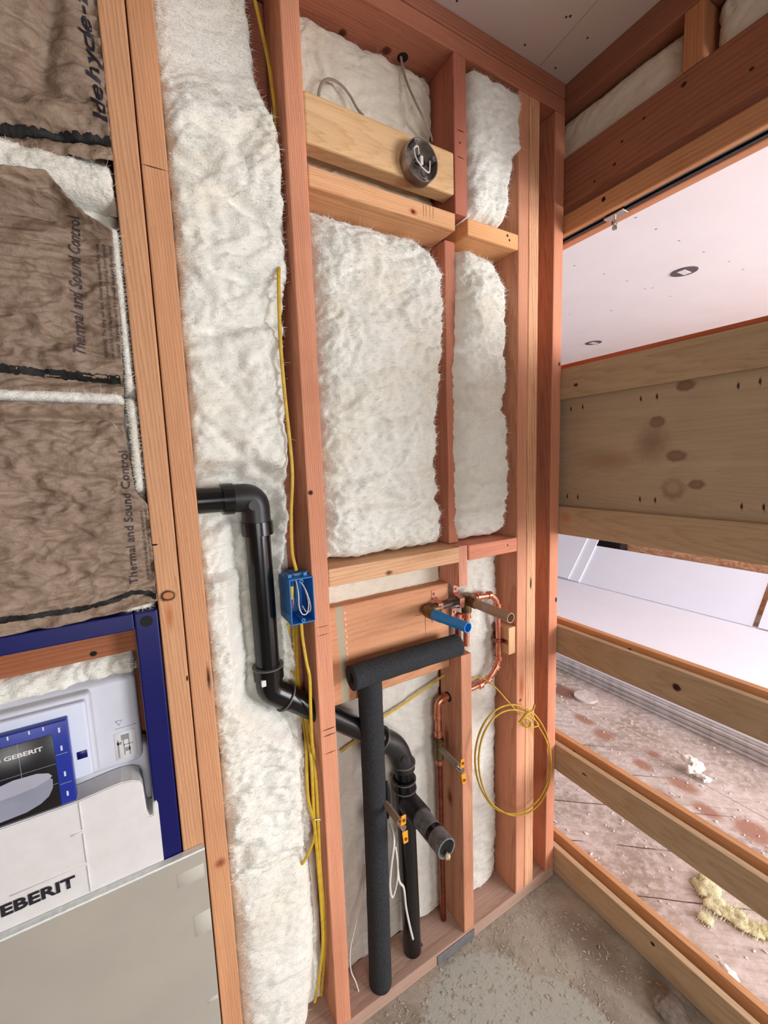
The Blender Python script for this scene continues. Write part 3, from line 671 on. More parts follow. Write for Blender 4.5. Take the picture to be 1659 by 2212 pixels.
def kraft_batt(label, zlo, zhi, k, zb, ztp, xr, prof, seed, wool_top=0, wool_xr=.0135, yfront=.022):
    root = empty('faced_insulation_batt', (-.18, .05, zlo), label, 'insulation')
    batt('wool', None, -.37, wool_xr, zlo, zhi, yfront, seed=seed, amp=.35, p=(26, 9), nst=1500, parent=root, yb=.1)
    bpy.context.view_layer.update()
    pp = paper('kraft_facing', root, k, zb, ztp, xr, prof)
    return root, pp
sm = lambda a, b, x: max(0, min(1, (x-a)/(b-a)))**2*(3-2*max(0, min(1, (x-a)/(b-a))))
# top sheet
def prof1(x, z, v): return .0 + .012*math.exp(-((z-1.832-.15*(x+.1))/.007)**2) - .012*math.exp(-((z-1.858-.15*(x+.1))/.014)**2) + .016*math.exp(-((x+.055-(z-1.95)*.22)/.014)**2)*sm(1.87, 1.92, z)
k1, p1 = kraft_batt('brown paper faced batt at the top left, crumpled, above the white fluffy seam', 1.785, 2.238, 1, lambda x: 1.8035 + (x+.12)*.13 + .003*fbm(Vector((x*20, 1, 1)), 2), lambda x: 2.236, lambda z: .0145, prof1, 41, yfront=.034)
s1f = lambda x, z: paper_y(x, z, 1) + prof1(x, z, 0)
strip('asphalt_strip', p1, [(-.37, 1.795), (-.115, 1.829), (.0135, 1.849)], .0125, s1f, M_tar, 1, .5)
lettering('printed_lettering', 'ldehyde-free', (.0125, 0, 1.868), (-.06, 0, 1), (-1, 0, -.06), .235, .017, M_inkdark, p1, shear=.2, weight=.018, surf=lambda p: Vector((p.x, s1f(p.x, p.z), p.z)))
# middle sheet: torn flap at its top
def ztop2(x): return lerp_tab([(-.37, 1.757), (-.12, 1.768), (-.066, 1.777), (-.055, 1.768), (-.03, 1.744), (.004, 1.724), (.015, 1.718)], x) + .0015*fbm(Vector((x*70, 3, 3)), 3)
def prof2(x, z, v):
    d = ztop2(x)-z
    return -.016*math.exp(-(d/.012)**2) + .014*math.exp(-((d-.045)/.022)**2)*sm(.02, -.06, x) + .008*math.exp(-((z-1.497)/.006)**2)
k2, p2 = kraft_batt('brown paper faced batt in the middle left, its top edge torn into a flap', 1.468, 1.800, 2, lambda x: 1.477, ztop2, lambda z: lerp_tab([(1.47, -.0035), (1.6, .003), (1.70, .003), (1.73, .004), (1.78, .012)], z), prof2, 43, yfront=.038)
s2f = lambda x, z: paper_y(x, z, 2) + prof2(x, z, 0)
strip('asphalt_strip', p2, [(-.37, 1.522), (-.15, 1.508), (-.006, 1.500)], .011, s2f, M_tar, 2, .6)
on2 = lambda p: Vector((p.x, s2f(p.x, p.z), p.z))
lettering('printed_lettering', 'Thermal and Sound Control', (-.048, 0, 1.535), (.055, 0, 1), (-1, 0, .05), .202, .0150, M_ink, p2, shear=.25, weight=.014, surf=on2)
for q, (tx, wt) in enumerate((('WARNING! This facing will burn. Do not leave exposed. Facing must', .01), ('be installed in contact with an approved ceiling, floor or wall', 0), ('material. To prevent rapid fire spread keep open flame away', .006))):
    lettering('printed_lettering', tx, (-.0190+q*.0085, 0, 1.533), (.02, 0, 1), (-1, 0, .02), .165, .0048, M_ink, p2, weight=wt, surf=on2)
# lower sheet
zb3 = lambda x: lerp_tab([(-.37, 1.112), (-.19, 1.124), (-.09, 1.122), (-.04, 1.128), (.015, 1.136)], x)
def prof3(x, z, v): return -.006*math.exp(-((z-1.455)/.02)**2) + .010*math.exp(-((z-1.438)/.007)**2) - .008*sm(1.2, 1.12, z)
k3, p3 = kraft_batt('brown paper faced batt at the lower left, just above the blue frame', 1.126, 1.482, 3, zb3, lambda x: 1.462, lambda z: lerp_tab([(1.1, .014), (1.30, .0142), (1.325, -.002), (1.37, -.004), (1.43, -.008), (1.47, -.004)], z), prof3, 45, yfront=.038)
s3f = lambda x, z: paper_y(x, z, 3) + prof3(x, z, 0)
strip('asphalt_strip', p3, [(-.37, 1.135), (-.19, 1.147), (-.09, 1.143), (-.045, 1.149), (-.022, 1.156), (-.01, 1.155), (.013, 1.144)], .008, s3f, M_tar, 3, .5)
on3 = lambda p: Vector((p.x, s3f(p.x, p.z), p.z))
lettering('printed_lettering', 'Thermal and Sound Control', (-.0115, 0, 1.170), (.02, 0, 1), (-1, 0, .02), .219, .0125, M_ink, p3, weight=.012, surf=on3)
for q, (tx, wt) in enumerate((('WARNING! This facing will burn. Do not leave exposed.', .01), ('be installed in contact with an approved wall', 0))):
    lettering('printed_lettering', tx, (.0065+q*.0065, 0, 1.172), (-.01, 0, 1), (-1, 0, -.01), .120, .0040, M_ink, p3, weight=wt, surf=on3)
def fluff(parent, x0, x1, z0, z1, y, sd, **k):
    batt('wool_edge', None, x0, x1, z0, z1, y, yb=y+.045, seed=sd, parent=parent, step=.0022, edge=.004, **k)
fluff(k1, -.37, .0125, 1.762, 1.824, -.006, 61, amp=.6, nst=900, p=(40, 2.6))
fluff(k2, -.0025, .0138, 1.478, 1.735, .001, 62, amp=.3, nst=500, p=(3, 20))
fluff(k2, -.37, -.004, 1.460, 1.483, -.004, 63, amp=.35, nst=500, p=(30, 2.6))
fluff(k3, -.004, .0138, 1.318, 1.475, .002, 64, amp=.3, nst=400, p=(3, 14))
# torn white curls where the paper ripped
for (a, b, c_) in (((240, 905), (262, 938), (228, 925)), ((300, 1030), (250, 1068), (280, 1045)), ((312, 1045), (298, 1075), (306, 1050))):
    bm = bmesh.new(); A, B, C_ = (at(*p, y=-.012) for p in (a, b, c_))
    P = [A, B, C_]; g = 6
    vs = [bm.verts.new(A + (B-A)*(i/g) + (C_-A)*(j/g)*(1-i/g) + Vector((0, -.006*math.sin(i/g*3), 0))) for i in range(g+1) for j in range(2)]
    for i in range(g):
        f_ = [vs[2*i], vs[2*i+1], vs[2*i+3], vs[2*i+2]]
        bm.faces.new(f_)
    bmesh.ops.solidify(bm, geom=bm.faces[:], thickness=.0006)
    link('torn_flap', bm, M_torn, p3)
batt('insulation_batt', 'ragged white fluff above the white cistern', -.37, -.030, .985, 1.045, .045, seed=51, amp=1.1, nst=800, p=(20, 3), step=.003)
batt('insulation_batt', 'tuft of white fluff on the corner of the blue frame', -.045, .012, 1.121, 1.136, .004, yb=.05, seed=52, amp=.4, nst=120, p=(3, 3), step=.0015)
# ------------------------------------------------------------------ toilet frame with cistern
fr_ = empty('toilet_mounting_frame', (-.18, 0, .04), 'dark blue steel mounting frame between the studs with a round hole in its corner', 'frame')
for i, (x0, x1) in enumerate(((-.023, .0125), (-.37, -.334))):
    bm = bmesh.new(); box(bm, x0, x1, .001, .040, .04, 1.120, .0025)
    u_ = link('upright', bm, M_frameblue, fr_)
    tubeobj('round_hole', [((x0+x1)/2, .0018, 1.103), ((x0+x1)/2, .0004, 1.103)], .0095, M_hole, u_, seg=24)
bm = bmesh.new(); box(bm, -.3335, -.0235, .003, .040, 1.091, 1.120, .002); link('crossbar', bm, M_frameblue, fr_)
board('wooden_crosspiece', -.37, .0135, .045, .083, 1.040, 1.115, wood('orange_crosspiece', srgb(168, 104, 70), srgb(124, 70, 46), 'x', .008, [((.09, -.02, .010), (.006, .02, .005), BLK, .3)], tilt=.1), 'orange wooden crosspiece behind the blue frame bar', 'crosspiece')
ci = empty('concealed_cistern', (-.18, .03, .3), 'white concealed toilet cistern with a blue cover plate inside the blue frame', 'cistern')
def rbox(name, x0, x1, y0, y1, z0, z1, bev, mat, parent, seg=4):
    bm = bmesh.new(); box(bm, x0, x1, y0, y1, z0, z1, bev, seg); o = link(name, bm, mat, parent); shade(o, 50); return o
tk = rbox('tank', -.335, -.0325, .034, .095, .838, 1.003, .012, M_tank, ci)
rbox('tank', -.30, -.024, .048, .095, .60, .86, .012, M_tank, ci)
rbox('access_housing', -.30, -.0975, .018, .05, .852, .996, .006, M_tank, ci)
ah = rbox('access_cover', -.30, -.1035, .008, .03, .858, .988, .004, M_hatch, ci)
rbox('cover_window', -.1225, -.1085, .0070, .009, .892, .905, .0004, M_frameblue, ah, 1)
# sloped lip round the cover plate
cp = rbox('cover_plate', -.34, -.128, -.006, .010, .833, .972, .0015, M_plateblue, ci, 2)
rbox('picture', -.30, -.1475, -.0066, -.005, .826+.0075, .955, .0005, M_photo, cp, 1)
for z_ in (.905, .872): rbox('tile_line', -.30, -.148, -.00685, -.0066, z_, z_+.0006, 0, M_bowl, cp, 1)
for x_ in (-.19, -.232): rbox('tile_line', x_, x_+.0006, -.00685, -.0066, .85, .954, 0, M_bowl, cp, 1)
# printed toilet bowl
bm = bmesh.new()
out = [(-.26, .885), (-.23, .890), (-.205, .892), (-.178, .893), (-.162, .890), (-.154, .882), (-.155, .868), (-.161, .856), (-.172, .848), (-.19, .842), (-.22, .840), (-.26, .842)]
prism(bm, out, -.0072, -.0069)
link('printed_bowl', bm, M_bowl, cp)
bm = bmesh.new()
out = [(-.26, .884), (-.235, .893), (-.20, .900), (-.172, .899), (-.158, .894), (-.154, .888), (-.158, .884), (-.175, .878), (-.20, .875), (-.26, .874)]
prism(bm, out, -.0076, -.0073)
link('printed_lid', bm, M_bowll, cp)
lettering('logo_lettering', 'GEBERIT', (-.2065, -.0068, .9335), (1, 0, 0), (0, 0, 1), .046, .0068, M_lens, cp, weight=.03)
rbox('logo_square', -.218, -.2105, -.0073, -.0068, .9335, .9403, 0, M_lens, cp, 1)
for z_ in (.9605, .93, .886, .852): rbox('plate_rib', -.1395, -.137, -.0068, -.0058, z_-.006, z_+.002, 0, M_hatch, cp, 1)
for x_ in (-.20, -.175, -.158): rbox('plate_rib', x_, x_+.0018, -.0068, -.0058, .9645, .9705, 0, M_hatch, cp, 1)
for z_ in (.918, .868): rbox('plate_groove', -.146, -.131, -.0066, -.0058, z_, z_+.0009, 0, M_bowl, cp, 1)
# instruction sticker, mark
st = rbox('instruction_sticker', -.0725, -.041, .0330, .0342, .853, .903, .0004, M_lens, tk, 1)
for q in ((-.069, -.0665, .857, .890), (-.060, -.0585, .86, .888), (-.052, -.0505, .858, .898)): rbox('sticker_print', q[0], q[1], .0326, .0331, q[2], q[3], 0, M_stick, st, 1)
for q in ((-.0625, -.052, .888, .898), (-.069, -.062, .881, .886), (-.058, -.050, .866, .873), (-.060, -.045, .878, .8795)): rbox('sticker_print', q[0], q[1], .0326, .0331, q[2], q[3], 0, M_stick, st, 1)
tubeobj('triangle_mark', [(-.068, .0338, .925), (-.0585, .0338, .925), (-.063, .0338, .9165), (-.068, .0338, .925)], .0006, M_stick, tk, seg=5)
rbox('level_line', -.070, -.038, .0335, .0342, .9105, .9113, 0, M_stick, tk, 1)
# polystyrene casing
bm = bmesh.new()
pr = [(-.34, .3), (-.024, .3), (-.0165, .312), (-.0155, .770), (-.019, .781), (-.025, .772), (-.0268, .752), (-.032, .752), (-.0352, .762), (-.037, .812), (-.041, .823), (-.052, .829), (-.068, .832), (-.085, .831), (-.128, .826), (-.34, .826)]
f1 = [bm.verts.new((x, .000, z)) for x, z in pr]; f2 = [bm.verts.new((x, .045, z)) for x, z in pr]
bm.faces.new(f1); bm.faces.new(list(reversed(f2)))
for i in range(len(pr)): bm.faces.new((f1[i], f2[i], f2[(i+1) % len(pr)], f1[(i+1) % len(pr)]))
bmesh.ops.recalc_face_normals(bm, faces=bm.faces)
es = [e for e in bm.edges if all(abs(v.co.y) < 1e-6 for v in e.verts)]; bmesh.ops.bevel(bm, geom=es, offset=.0016, segments=2, affect='EDGES')
cs = link('foam_casing', bm, M_eps, ci)
for (x0, x1, z0, z1) in ((-.1275, -.1255, .775, .824), (-.142, -.126, .770, .7725), (-.1275, -.1255, .715, .768), (-.225, -.1255, .7105, .7125), (-.1275, -.1255, .66, .709)):
    rbox('moulded_ridge', x0, x1, -.0022, .002, z0, z1, .0008, M_eps, cs, 1)
lettering('logo_lettering', 'GEBERIT', (-.262, -.0004, .6835), (1, 0, 0), (0, 0, 1), .118, .0185, M_inkdark, cs, weight=.035, lift=.0012)
# drywall cover sheet
dwm = plain('grey_paper_board', srgb(176, 170, 158), .85, 0, .08, 6, .05)
dws = empty('backer_board', (-.16, -.007, .04), 'grey board with a white cut top edge covering the foot of the blue frame', 'board')
bm = bmesh.new(); box(bm, -.37, .0495, -.0125, -.0012, .04, .6535, 0); link('grey_face', bm, dwm, dws)
bm = bmesh.new()
n = 90; prev = None
for i in range(n+1):
    x = -.37 + .4195*i/n; e = .0005*fbm(Vector((x*120, 2, 2)), 3)
    cur = [bm.verts.new((x, y, z)) for y, z in ((-.0132, .6538+e), (-.0132, .6575+e), (-.0010, .6575+e), (-.0010, .6538))]
    if prev:
        for q in range(4): bm.faces.new((prev[q], cur[q], cur[(q+1) % 4], prev[(q+1) % 4]))
    prev = cur
bmesh.ops.recalc_face_normals(bm, faces=bm.faces)
tag(link('cut_edge', bm, plain('white_gypsum_edge', srgb(232, 238, 236), .9, 0, .1, 90, .3), dws), 'white cut edge')
for (x0, x1, z0, z1) in ((.0, .045, .60, .628), (.02, .049, .485, .53), (.03, .048, .33, .34)):
    rbox('glue_smear', x0, x1, -.0130, -.0124, z0, z1, .0002, plain('smear', srgb(192, 188, 176), .6), dws, 1)
# ------------------------------------------------------------------ black drain
dr = empty('drain_pipe', (.53, .045, .05), 'glossy black plastic drain pipe stepping down from the left stud to the floor', 'pipe')
RP = .0242; RF = .0285
Y0 = .045
def seg_(name, pts, r, mat, **k): return tubeobj(name, pts, r, mat, dr, seg=28, **k)
H1 = Vector((.093, Y0, 1.297)); K1 = Vector((.200, Y0, 1.297)); K2 = Vector((.203, Y0, .893)); K3 = Vector((.478, Y0, .664)); K4 = Vector((.527, Y0, .60)); K5 = Vector((.536, Y0, .037))
K3 = Vector((.503, Y0, .650))
seg_('pipe_run', [H1, Vector((.16, Y0, 1.297))], RP, M_abs)
seg_('elbow', fillet([Vector((.152, Y0, 1.297)), K1, Vector((.2005, Y0, 1.238))], .042, 12), RF*.96, M_absd)
seg_('fitting_collar', [(.138, Y0, 1.297), (.158, Y0, 1.297)], RF+.0015, M_abs)
seg_('fitting_collar', [(.2005, Y0, 1.248), (.201, Y0, 1.222)], RF+.002, M_abs)
seg_('pipe_run', [(.2005, Y0, 1.24), (.2025, Y0, .935)], RP, M_abs)
seg_('fitting_collar', [(.2025, Y0, .946), (.203, Y0, .920)], RF+.002, M_abs)
seg_('fitting_rim', [(.2025, Y0, .9475), (.2025, Y0, .945)], RF+.0032, M_rim)
d_ = (K3-K2).normalized()
seg_('elbow', fillet([Vector((.203, Y0, .922)), K2, K2+d_*.05], .036, 12), RF*.97, M_abs)
seg_('fitting_rim', [K2+d_*.040, K2+d_*.043], RF+.003, M_rim)
seg_('pipe_run', [K2+d_*.03, K3-d_*.03], RP, M_abs)
seg_('fitting_rim', [K3-d_*.054, K3-d_*.051], RF+.002, M_rim)
d2 = (Vector((.527, Y0, .55))-K3).normalized()
seg_('elbow', fillet([K3-d_*.052, K3+d_*.004, Vector((.5255, Y0, .588))], .040, 12), RF*.97, M_absd)
e1 = Vector((.5262, Y0, 0))
def V(z): return Vector((.5255+(.60-z)*.018, Y0, z))
seg_('fitting_rim', [V(.596), V(.592)], RF+.002, M_rim)
seg_('pipe_run', [V(.594), V(.545)], RP, M_abs)
seg_('fitting_collar', [V(.592), V(.578)], RF, M_absd)
seg_('fitting_collar', [V(.553), V(.44)], RF, M_abs)
seg_('fitting_rim', [V(.549), V(.546)], RF+.002, M_rim)
seg_('fitting_rim', [V(.524), V(.521)], RF+.002, M_rim)
seg_('pipe_run', [V(.45), V(.037)], RP, M_abs)
seg_('tee_branch', [(.527, .03, .492), (.527, -.028, .492)], RF*.98, M_absd)
seg_('stub_pipe', [(.527, -.024, .492), (.527, -.075, .492)], RP, M_absg)
seg_('stub_ring', [(.527, -.0745, .492), (.527, -.088, .492)], RP-.0004, M_abs)
seg_('stub_end', [(.527, -.0875, .492), (.527, -.125, .492)], RP, M_absg, wall=.004)
seg_('stub_plug', [(.527, -.080, .492), (.527, -.082, .492)], RP-.003, M_hole)
seg_('floor_collar_shard', [(.548, .036, .07), (.562, .040, .0365)], .0035, M_abs)
tubeobj('cleanout_boss', [(.190, Y0-.022, 1.283), (.190, Y0-.029, 1.283)], .0095, M_absd, dr, seg=20)
tubeobj('cleanout_boss', [(.512, Y0-.022, .625), (.512, Y0-.029, .625)], .009, M_absd, dr, seg=20)
bm = bmesh.new(); box(bm, .181, .190, .020-.003, .023, .917, .930, .001); link('label_sticker', bm, M_lens, dr)
# glue and blob at open end
bm = bmesh.new(); bmesh.ops.create_icosphere(bm, subdivisions=3, radius=.007, matrix=Matrix.Translation((.530, -.123, .470)))
for v in bm.verts: v.co += v.normal*.003*noise.noise(v.co*260)
link('sealant_blob', bm, plain('amber_sealant', srgb(196, 176, 140), .25), dr, True)
# ------------------------------------------------------------------ foam tubes
fo = empty('foam_pipe_sleeve', (.43, .03, .036), 'upright black foam pipe sleeve standing on the sole plate', 'sleeve')
def foam(bm, pts, r, seg=30, sd=1, slit=None):
    pts = spline(pts, 14); fr = frames([Vector(p) for p in pts], Vector((1, .2, 0)) if abs((Vector(pts[1])-Vector(pts[0])).z) > .001 else Vector((0, -1, 0))); rings = []
    for i, (p, (t, u, v)) in enumerate(zip(pts, fr)):
        ring = []
        for k in range(seg):
            a = 2*math.pi*k/seg; rad = r*(1+.03*noise.noise(Vector((math.cos(a)*1.3, math.sin(a)*1.3, i*.25+sd))))
            if slit is not None: rad *= 1-.06*math.exp(-((a-slit)/.06)**2)
            ring.append(bm.verts.new(Vector(p) + u*math.cos(a)*rad + v*math.sin(a)*rad))
        rings.append(ring)
    for a, b in zip(rings, rings[1:]):
        for k in range(seg): bm.faces.new((a[k], a[(k+1) % seg], b[(k+1) % seg], b[k]))
    for rg, rev in ((rings[0], 1), (rings[-1], 0)):
        c_ = sum((v.co for v in rg), Vector())/seg; nrm = (rings[1][0].co-rings[0][0].co).normalized() if rev else (rings[-1][0].co-rings[-2][0].co).normalized()*-1
        inner = [bm.verts.new(c_ + (v.co-c_)*.45) for v in rg]; deep = [bm.verts.new(v.co + nrm*.012) for v in inner]
        for k in range(seg):
            bm.faces.new((rg[k], rg[(k+1) % seg], inner[(k+1) % seg], inner[k])); bm.faces.new((inner[k], inner[(k+1) % seg], deep[(k+1) % seg], deep[k]))
        bm.faces.new(deep)
    bmesh.ops.recalc_face_normals(bm, faces=bm.faces)
bm = bmesh.new(); foam(bm, [(.427, .024, .860), (.4275, .024, .7), (.428, .025, .5), (.427, .026, .3), (.425, .027, .0365)], .0285, slit=5.2)
o = link('foam_tube', bm, M_foam, fo, True)
# slit opening with stub coming through
tubeobj('slit_opening', spline([(.4525, .006, .60), (.4545, .0075, .57), (.4550, .008, .53), (.4535, .0075, .50)], 6), lambda t: .0022+.005*math.sin(math.pi*t), M_hole, o, seg=12)
bm = bmesh.new(); foam(bm, [(.366, -.006, .892), (.44, -.006, .892), (.55, -.006, .892), (.665, -.006, .8905)], .0272, sd=4)
tag(link('foam_pipe_sleeve', bm, M_foam, None, True), 'horizontal black foam pipe sleeve lying across the plumbing bay', 'sleeve')
# ------------------------------------------------------------------ water supply
RC = .0080
def fit(parent, p, d, r=RC+.0022, L=.012, mat=None):
    p = Vector(p); d = Vector(d).normalized()
    tubeobj('solder_cup', [p-d*L/2, p+d*L/2], r, mat or M_cop, parent, seg=18)
    for s_ in (-1, 1): tubeobj('solder_ring', [p+d*(s_*L/2-.0012), p+d*(s_*L/2+.0012)], r+.001, M_cop, parent, seg=18)
cp1 = empty('copper_riser', (.651, .06, .037), 'copper riser pipe rising from the sole plate to the drilled stud', 'pipe')
tubeobj('lower_pipe', [(.654, .06, .037), (.650, .06, .575)], RC, M_copd, cp1)
tubeobj('upper_pipe', [(.649, .06, .60), (.648, .06, .67)], RC, M_cop, cp1)
tubeobj('elbow', fillet([(.648, .06, .665), (.648, .06, .712), (.690, .056, .716)], .03, 10), RC+.0012, M_cop, cp1)
fit(cp1, (.648, .06, .668), (0, 0, 1)); fit(cp1, (.664, .058, .713), (1, 0, .1), L=.006); fit(cp1, (.649, .06, .618), (0, 0, 1), L=.014)
tubeobj('brass_tee', [(.649, .059, .606), (.6495, .059, .545)], .0125, M_brass, cp1, seg=20)
tubeobj('brass_tee_rim', [(.649, .059, .600), (.649, .059, .594)], .0145, M_brass, cp1, seg=20)
fit(cp1, (.650, .06, .535), (0, 0, 1), L=.010)
tubeobj('outlet_stub', [(.649, .052, .578), (.649, -.022, .572)], .0078, M_grystub, cp1)
def valve(label, p, stub0, parent_stub=True):
    p = Vector(p)
    v = empty('test_valve', p, label, 'valve')
    tubeobj('valve_body', [p+Vector((0, .006, 0)), p+Vector((0, -.012, 0))], .0068, M_chrome, v, seg=14)
    tubeobj('valve_stem', [p+Vector((0, -.010, -.012)), p+Vector((0, -.010, .012))], .0028, M_chrome, v, seg=10)
    for s_ in (1, -1):
        bm = bmesh.new(); box(bm, -.0075, .0075, -.0018, .0018, 0, .026, .0017)
        for q in bm.verts: q.co.x *= 1-.18*(q.co.z/.026)
        for q in bm.verts:
            zz = q.co.z; q.co = Vector((q.co.x - s_*.002, q.co.y - .004*math.sin(zz*90) - .012, s_*(zz+.009))) + p
        bmesh.ops.recalc_face_normals(bm, faces=bm.faces)
        w_ = link('handle_wing', bm, M_orange, v)
        bm = bmesh.new(); box(bm, p.x-.0028-s_*.002, p.x+.0028-s_*.002, p.y-.0185, p.y-.0172, p.z+s_*.024-.003, p.z+s_*.024+.003, .0004)
        link('wing_slot', bm, plain('slot_brown', srgb(110, 62, 16), .6), w_)
    return v
valve('small orange handled valve on the copper riser stub', (.649, -.026, .572), None)
st2 = empty('valve_stub', (.44, 0, .52), 'taupe stub pipe poking out of the slit in the upright foam sleeve', 'pipe')
tubeobj('stub_tube', [(.446, .010, .545), (.446, -.058, .545)], .0080, M_grystub, st2)
valve('small orange handled valve beside the upright foam sleeve', (.446, -.064, .545), None)
# upper water connections
ws = empty('shower_valve_elbow', (.60, .03, .976), 'brass elbow with a blue plastic test stub on the reddish plank', 'fitting')
_b = at(920, 1321, y=.022); _t = at(1011, 1356, y=-.115); _d = _t-_b
tubeobj('brass_body', fillet([(.632, .026, .986), _b+Vector((0, .004, 0)), _b+_d*.22], .016, 8), .0135, M_brass, ws, seg=20)
tubeobj('blue_stub', [_b+_d*.20, _b+_d*.40, _b+_d*.43, _t], lambda t: .0118 if t > .5 else .0128, M_blue, ws, seg=24, wall=.0022)
tubeobj('stub_stop', [_b+_d*.86, _b+_d*.87], .0098, M_blue, ws, seg=24)
tubeobj('grey_pipe', [(.632, .026, .986), (.700, .026, .990)], .0082, M_tin, ws)
def strap(label, x, z, lean=0):
    s_ = empty('pipe_strap', (x, .03, z), label, 'strap')
    bm = bmesh.new()
    pts = [(x-.004*lean, .0435 if not lean else .0, z+.040), (x, .040 if not lean else -.002, z+.018)]
    L = [(.0435, .040), (.0435, .022), (.034, .016), (.0155, .012), (.0145, 0), (.0155, -.012), (.034, -.016), (.0435, -.022), (.0435, -.044)]
    prev = None
    for y_, dz in L:
        yy = y_-(.012 if lean else 0); c_ = x+.10*dz*lean
        a = [bm.verts.new((c_+dx, yy+dy, z+dz)) for dx, dy in ((-.0075, 0), (.0075, 0), (.0075, .0011), (-.0075, .0011))]
        if prev:
            for q in range(4): bm.faces.new((prev[q], prev[(q+1) % 4], a[(q+1) % 4], a[q]))
        else: bm.faces.new(a)
        prev = a
    bm.faces.new(prev); bmesh.ops.recalc_face_normals(bm, faces=bm.faces)
    band = link('strap_band', bm, M_strap, s_)
    for dz in (.030, -.030):
        bm = bmesh.new(); bmesh.ops.create_uvsphere(bm, u_segments=12, v_segments=8, radius=.0034, matrix=Matrix.Translation((x+.10*dz*lean, .0418-(.012 if lean else 0), z+dz)))
        link('strap_screw', bm, M_chrome, s_, True)
    return s_
strap('copper pipe strap beside the brass elbow with the blue stub', .632, .987)
strap('copper pipe strap below the cleat, left of the tan stub', .690, .992, 1)
wt = empty('tub_spout_elbow', (.724, .03, .99), 'brass elbow with a long tan plastic test stub', 'fitting')
tubeobj('brass_body', fillet([(.700, .026, .992), (.724, .026, .990), (.724, -.012, .988)], .018, 8), .0145, M_brass, wt, seg=20)
tubeobj('brass_hub', [(.724, .026, 1.004), (.724, .026, .955)], .0135, M_brass, wt, seg=20)
tubeobj('tan_stub', [(.724, -.008, .988), (.726, -.126, .985)], .0122, M_tan, wt, seg=24, wall=.0022)
tubeobj('stub_stop', [(.726, -.108, .9854), (.726, -.110, .9854)], .0100, plain('dark_inside', srgb(60, 36, 24), .8), wt, seg=24)
bm = bmesh.new()
n = 10; prev = None
for i in range(n+1):
    a = math.pi*(.5+.85*i/n); 
    cur = [bm.verts.new((.7250+math.cos(a)*.01255, y_, .987+math.sin(a)*.01255*1.0)) for y_ in (-.040, -.060)]
    if prev: bm.faces.new((prev[0], prev[1], cur[1], cur[0]))
    prev = cur
bmesh.ops.solidify(bm, geom=bm.faces[:], thickness=.0004)
link('paper_label', bm, M_lens, wt)
lp = empty('copper_loop', (.85, .03, .72), 'copper pipe bending down past the wooden block to the drilled stud', 'pipe')
path = [(.732, .030, .984), (.775, .034, .984), (.826, .036, .978), (.846, .036, .955), (.848, .034, .86), (.848, .034, .775), (.820, .036, .738), (.775, .044, .722), (.705, .052, .716)]
tubeobj('bent_pipe', fillet(path, .022, 8), RC, M_cop, lp)
for p, d in (((.752, .032, .984), (1, 0, 0)), ((.772, .034, .984), (1, 0, 0)), ((.815, .036, .980), (1, 0, -.1)), ((.847, .036, .945), (0, 0, 1)), ((.848, .034, .79), (0, 0, 1)), ((.840, .034, .764), (.6, 0, .8)), ((.812, .038, .733), (.8, 0, .5)), ((.785, .042, .724), (1, 0, .2))):
    fit(lp, p, d, L=.009)
bm = bmesh.new(); box(bm, .8385, .8573, .0235, .0250, .836, .848, .0004); box(bm, .8380, .8392, .0235, .0450, .836, .848, .0004); box(bm, .8380, .8573, .0438, .0450, .836, .848, .0004); box(bm, .8562, .8574, .0060, .0250, .836, .848, .0004)
tag(link('loop_clip', bm, M_copd, lp), None)
dn = empty('copper_drop', (.724, .03, .88), 'short copper drop below the brass elbow, behind the blue stub', 'pipe')
tubeobj('drop_pipe', [(.724, .026, .956), (.722, .026, .862)], RC, M_cop, dn)
fit(dn, (.724, .026, .948), (0, 0, 1), r=.0115, L=.014); fit(dn, (.723, .026, .912), (0, 0, 1), r=.0105, L=.012)
tubeobj('side_pipe', [(.700, .032, .955), (.699, .032, .865)], RC, M_copd, dn)
fit(dn, (.700, .032, .945), (0, 0, 1), r=.0115, L=.014)
# ------------------------------------------------------------------ electrical
eb = empty('electrical_box', (.26, .035, 1.045), 'open blue plastic electrical box nailed to the centre stud, wires curled inside', 'electrical box')
bm = bmesh.new(); x0, x1, y0, y1, z0, z1, th = .2405, .2905, -.012, .060, 1.041, 1.134, .0022
box(bm, x0, x0+th, y0, y1, z0, z1, .0006, 1); box(bm, x1-th, x1, y0, y1, z0, z1, .0006, 1); box(bm, x0+th*.9, x1-th*.9, y0, y1, z0, z0+th, .0004, 1); box(bm, x0+th*.9, x1-th*.9, y0, y1, z1-th, z1, .0004, 1); box(bm, x0+th*.9, x1-th*.9, y1-th, y1, z0+th*.9, z1-th*.9, 0)
link('box_shell', bm, M_bluebox, eb)
for z_ in (z0+.006, z1-.006):
    o_ = tubeobj('screw_boss', [(.2655, y0+.0005, z_), (.2655, y0+.035, z_)], .0042, M_bluebox, eb, seg=14)
    tubeobj('screw_hole', [(.2655, y0-.0002, z_), (.2655, y0+.001, z_)], .0018, M_hole, o_, seg=10)
for x_ in (.247, .279):
    bm = bmesh.new(); box(bm, x_-.004, x_+.004, .002, .020, z1-.0005, z1+.007, .001); link('nail_lug', bm, M_bluebox, eb)
bm = bmesh.new(); box(bm, .258, .276, .010, .055, z1, z1+.004, .001); link('cable_clamp', bm, M_bluebox, eb)
tubeobj('mounting_nail', [(.243, .010, z1+.0035), (.288, .010, z1+.006)], .0013, M_steel, eb, seg=8)
tubeobj('box_rib', [(.2402, y0+.01, z1-.018), (.2402, y1-.005, z1-.018)], .001, M_bluebox, eb, seg=6)
tubeobj('box_rib', [(.2402, y0+.01, z0+.020), (.2402, y1-.005, z0+.020)], .001, M_bluebox, eb, seg=6)
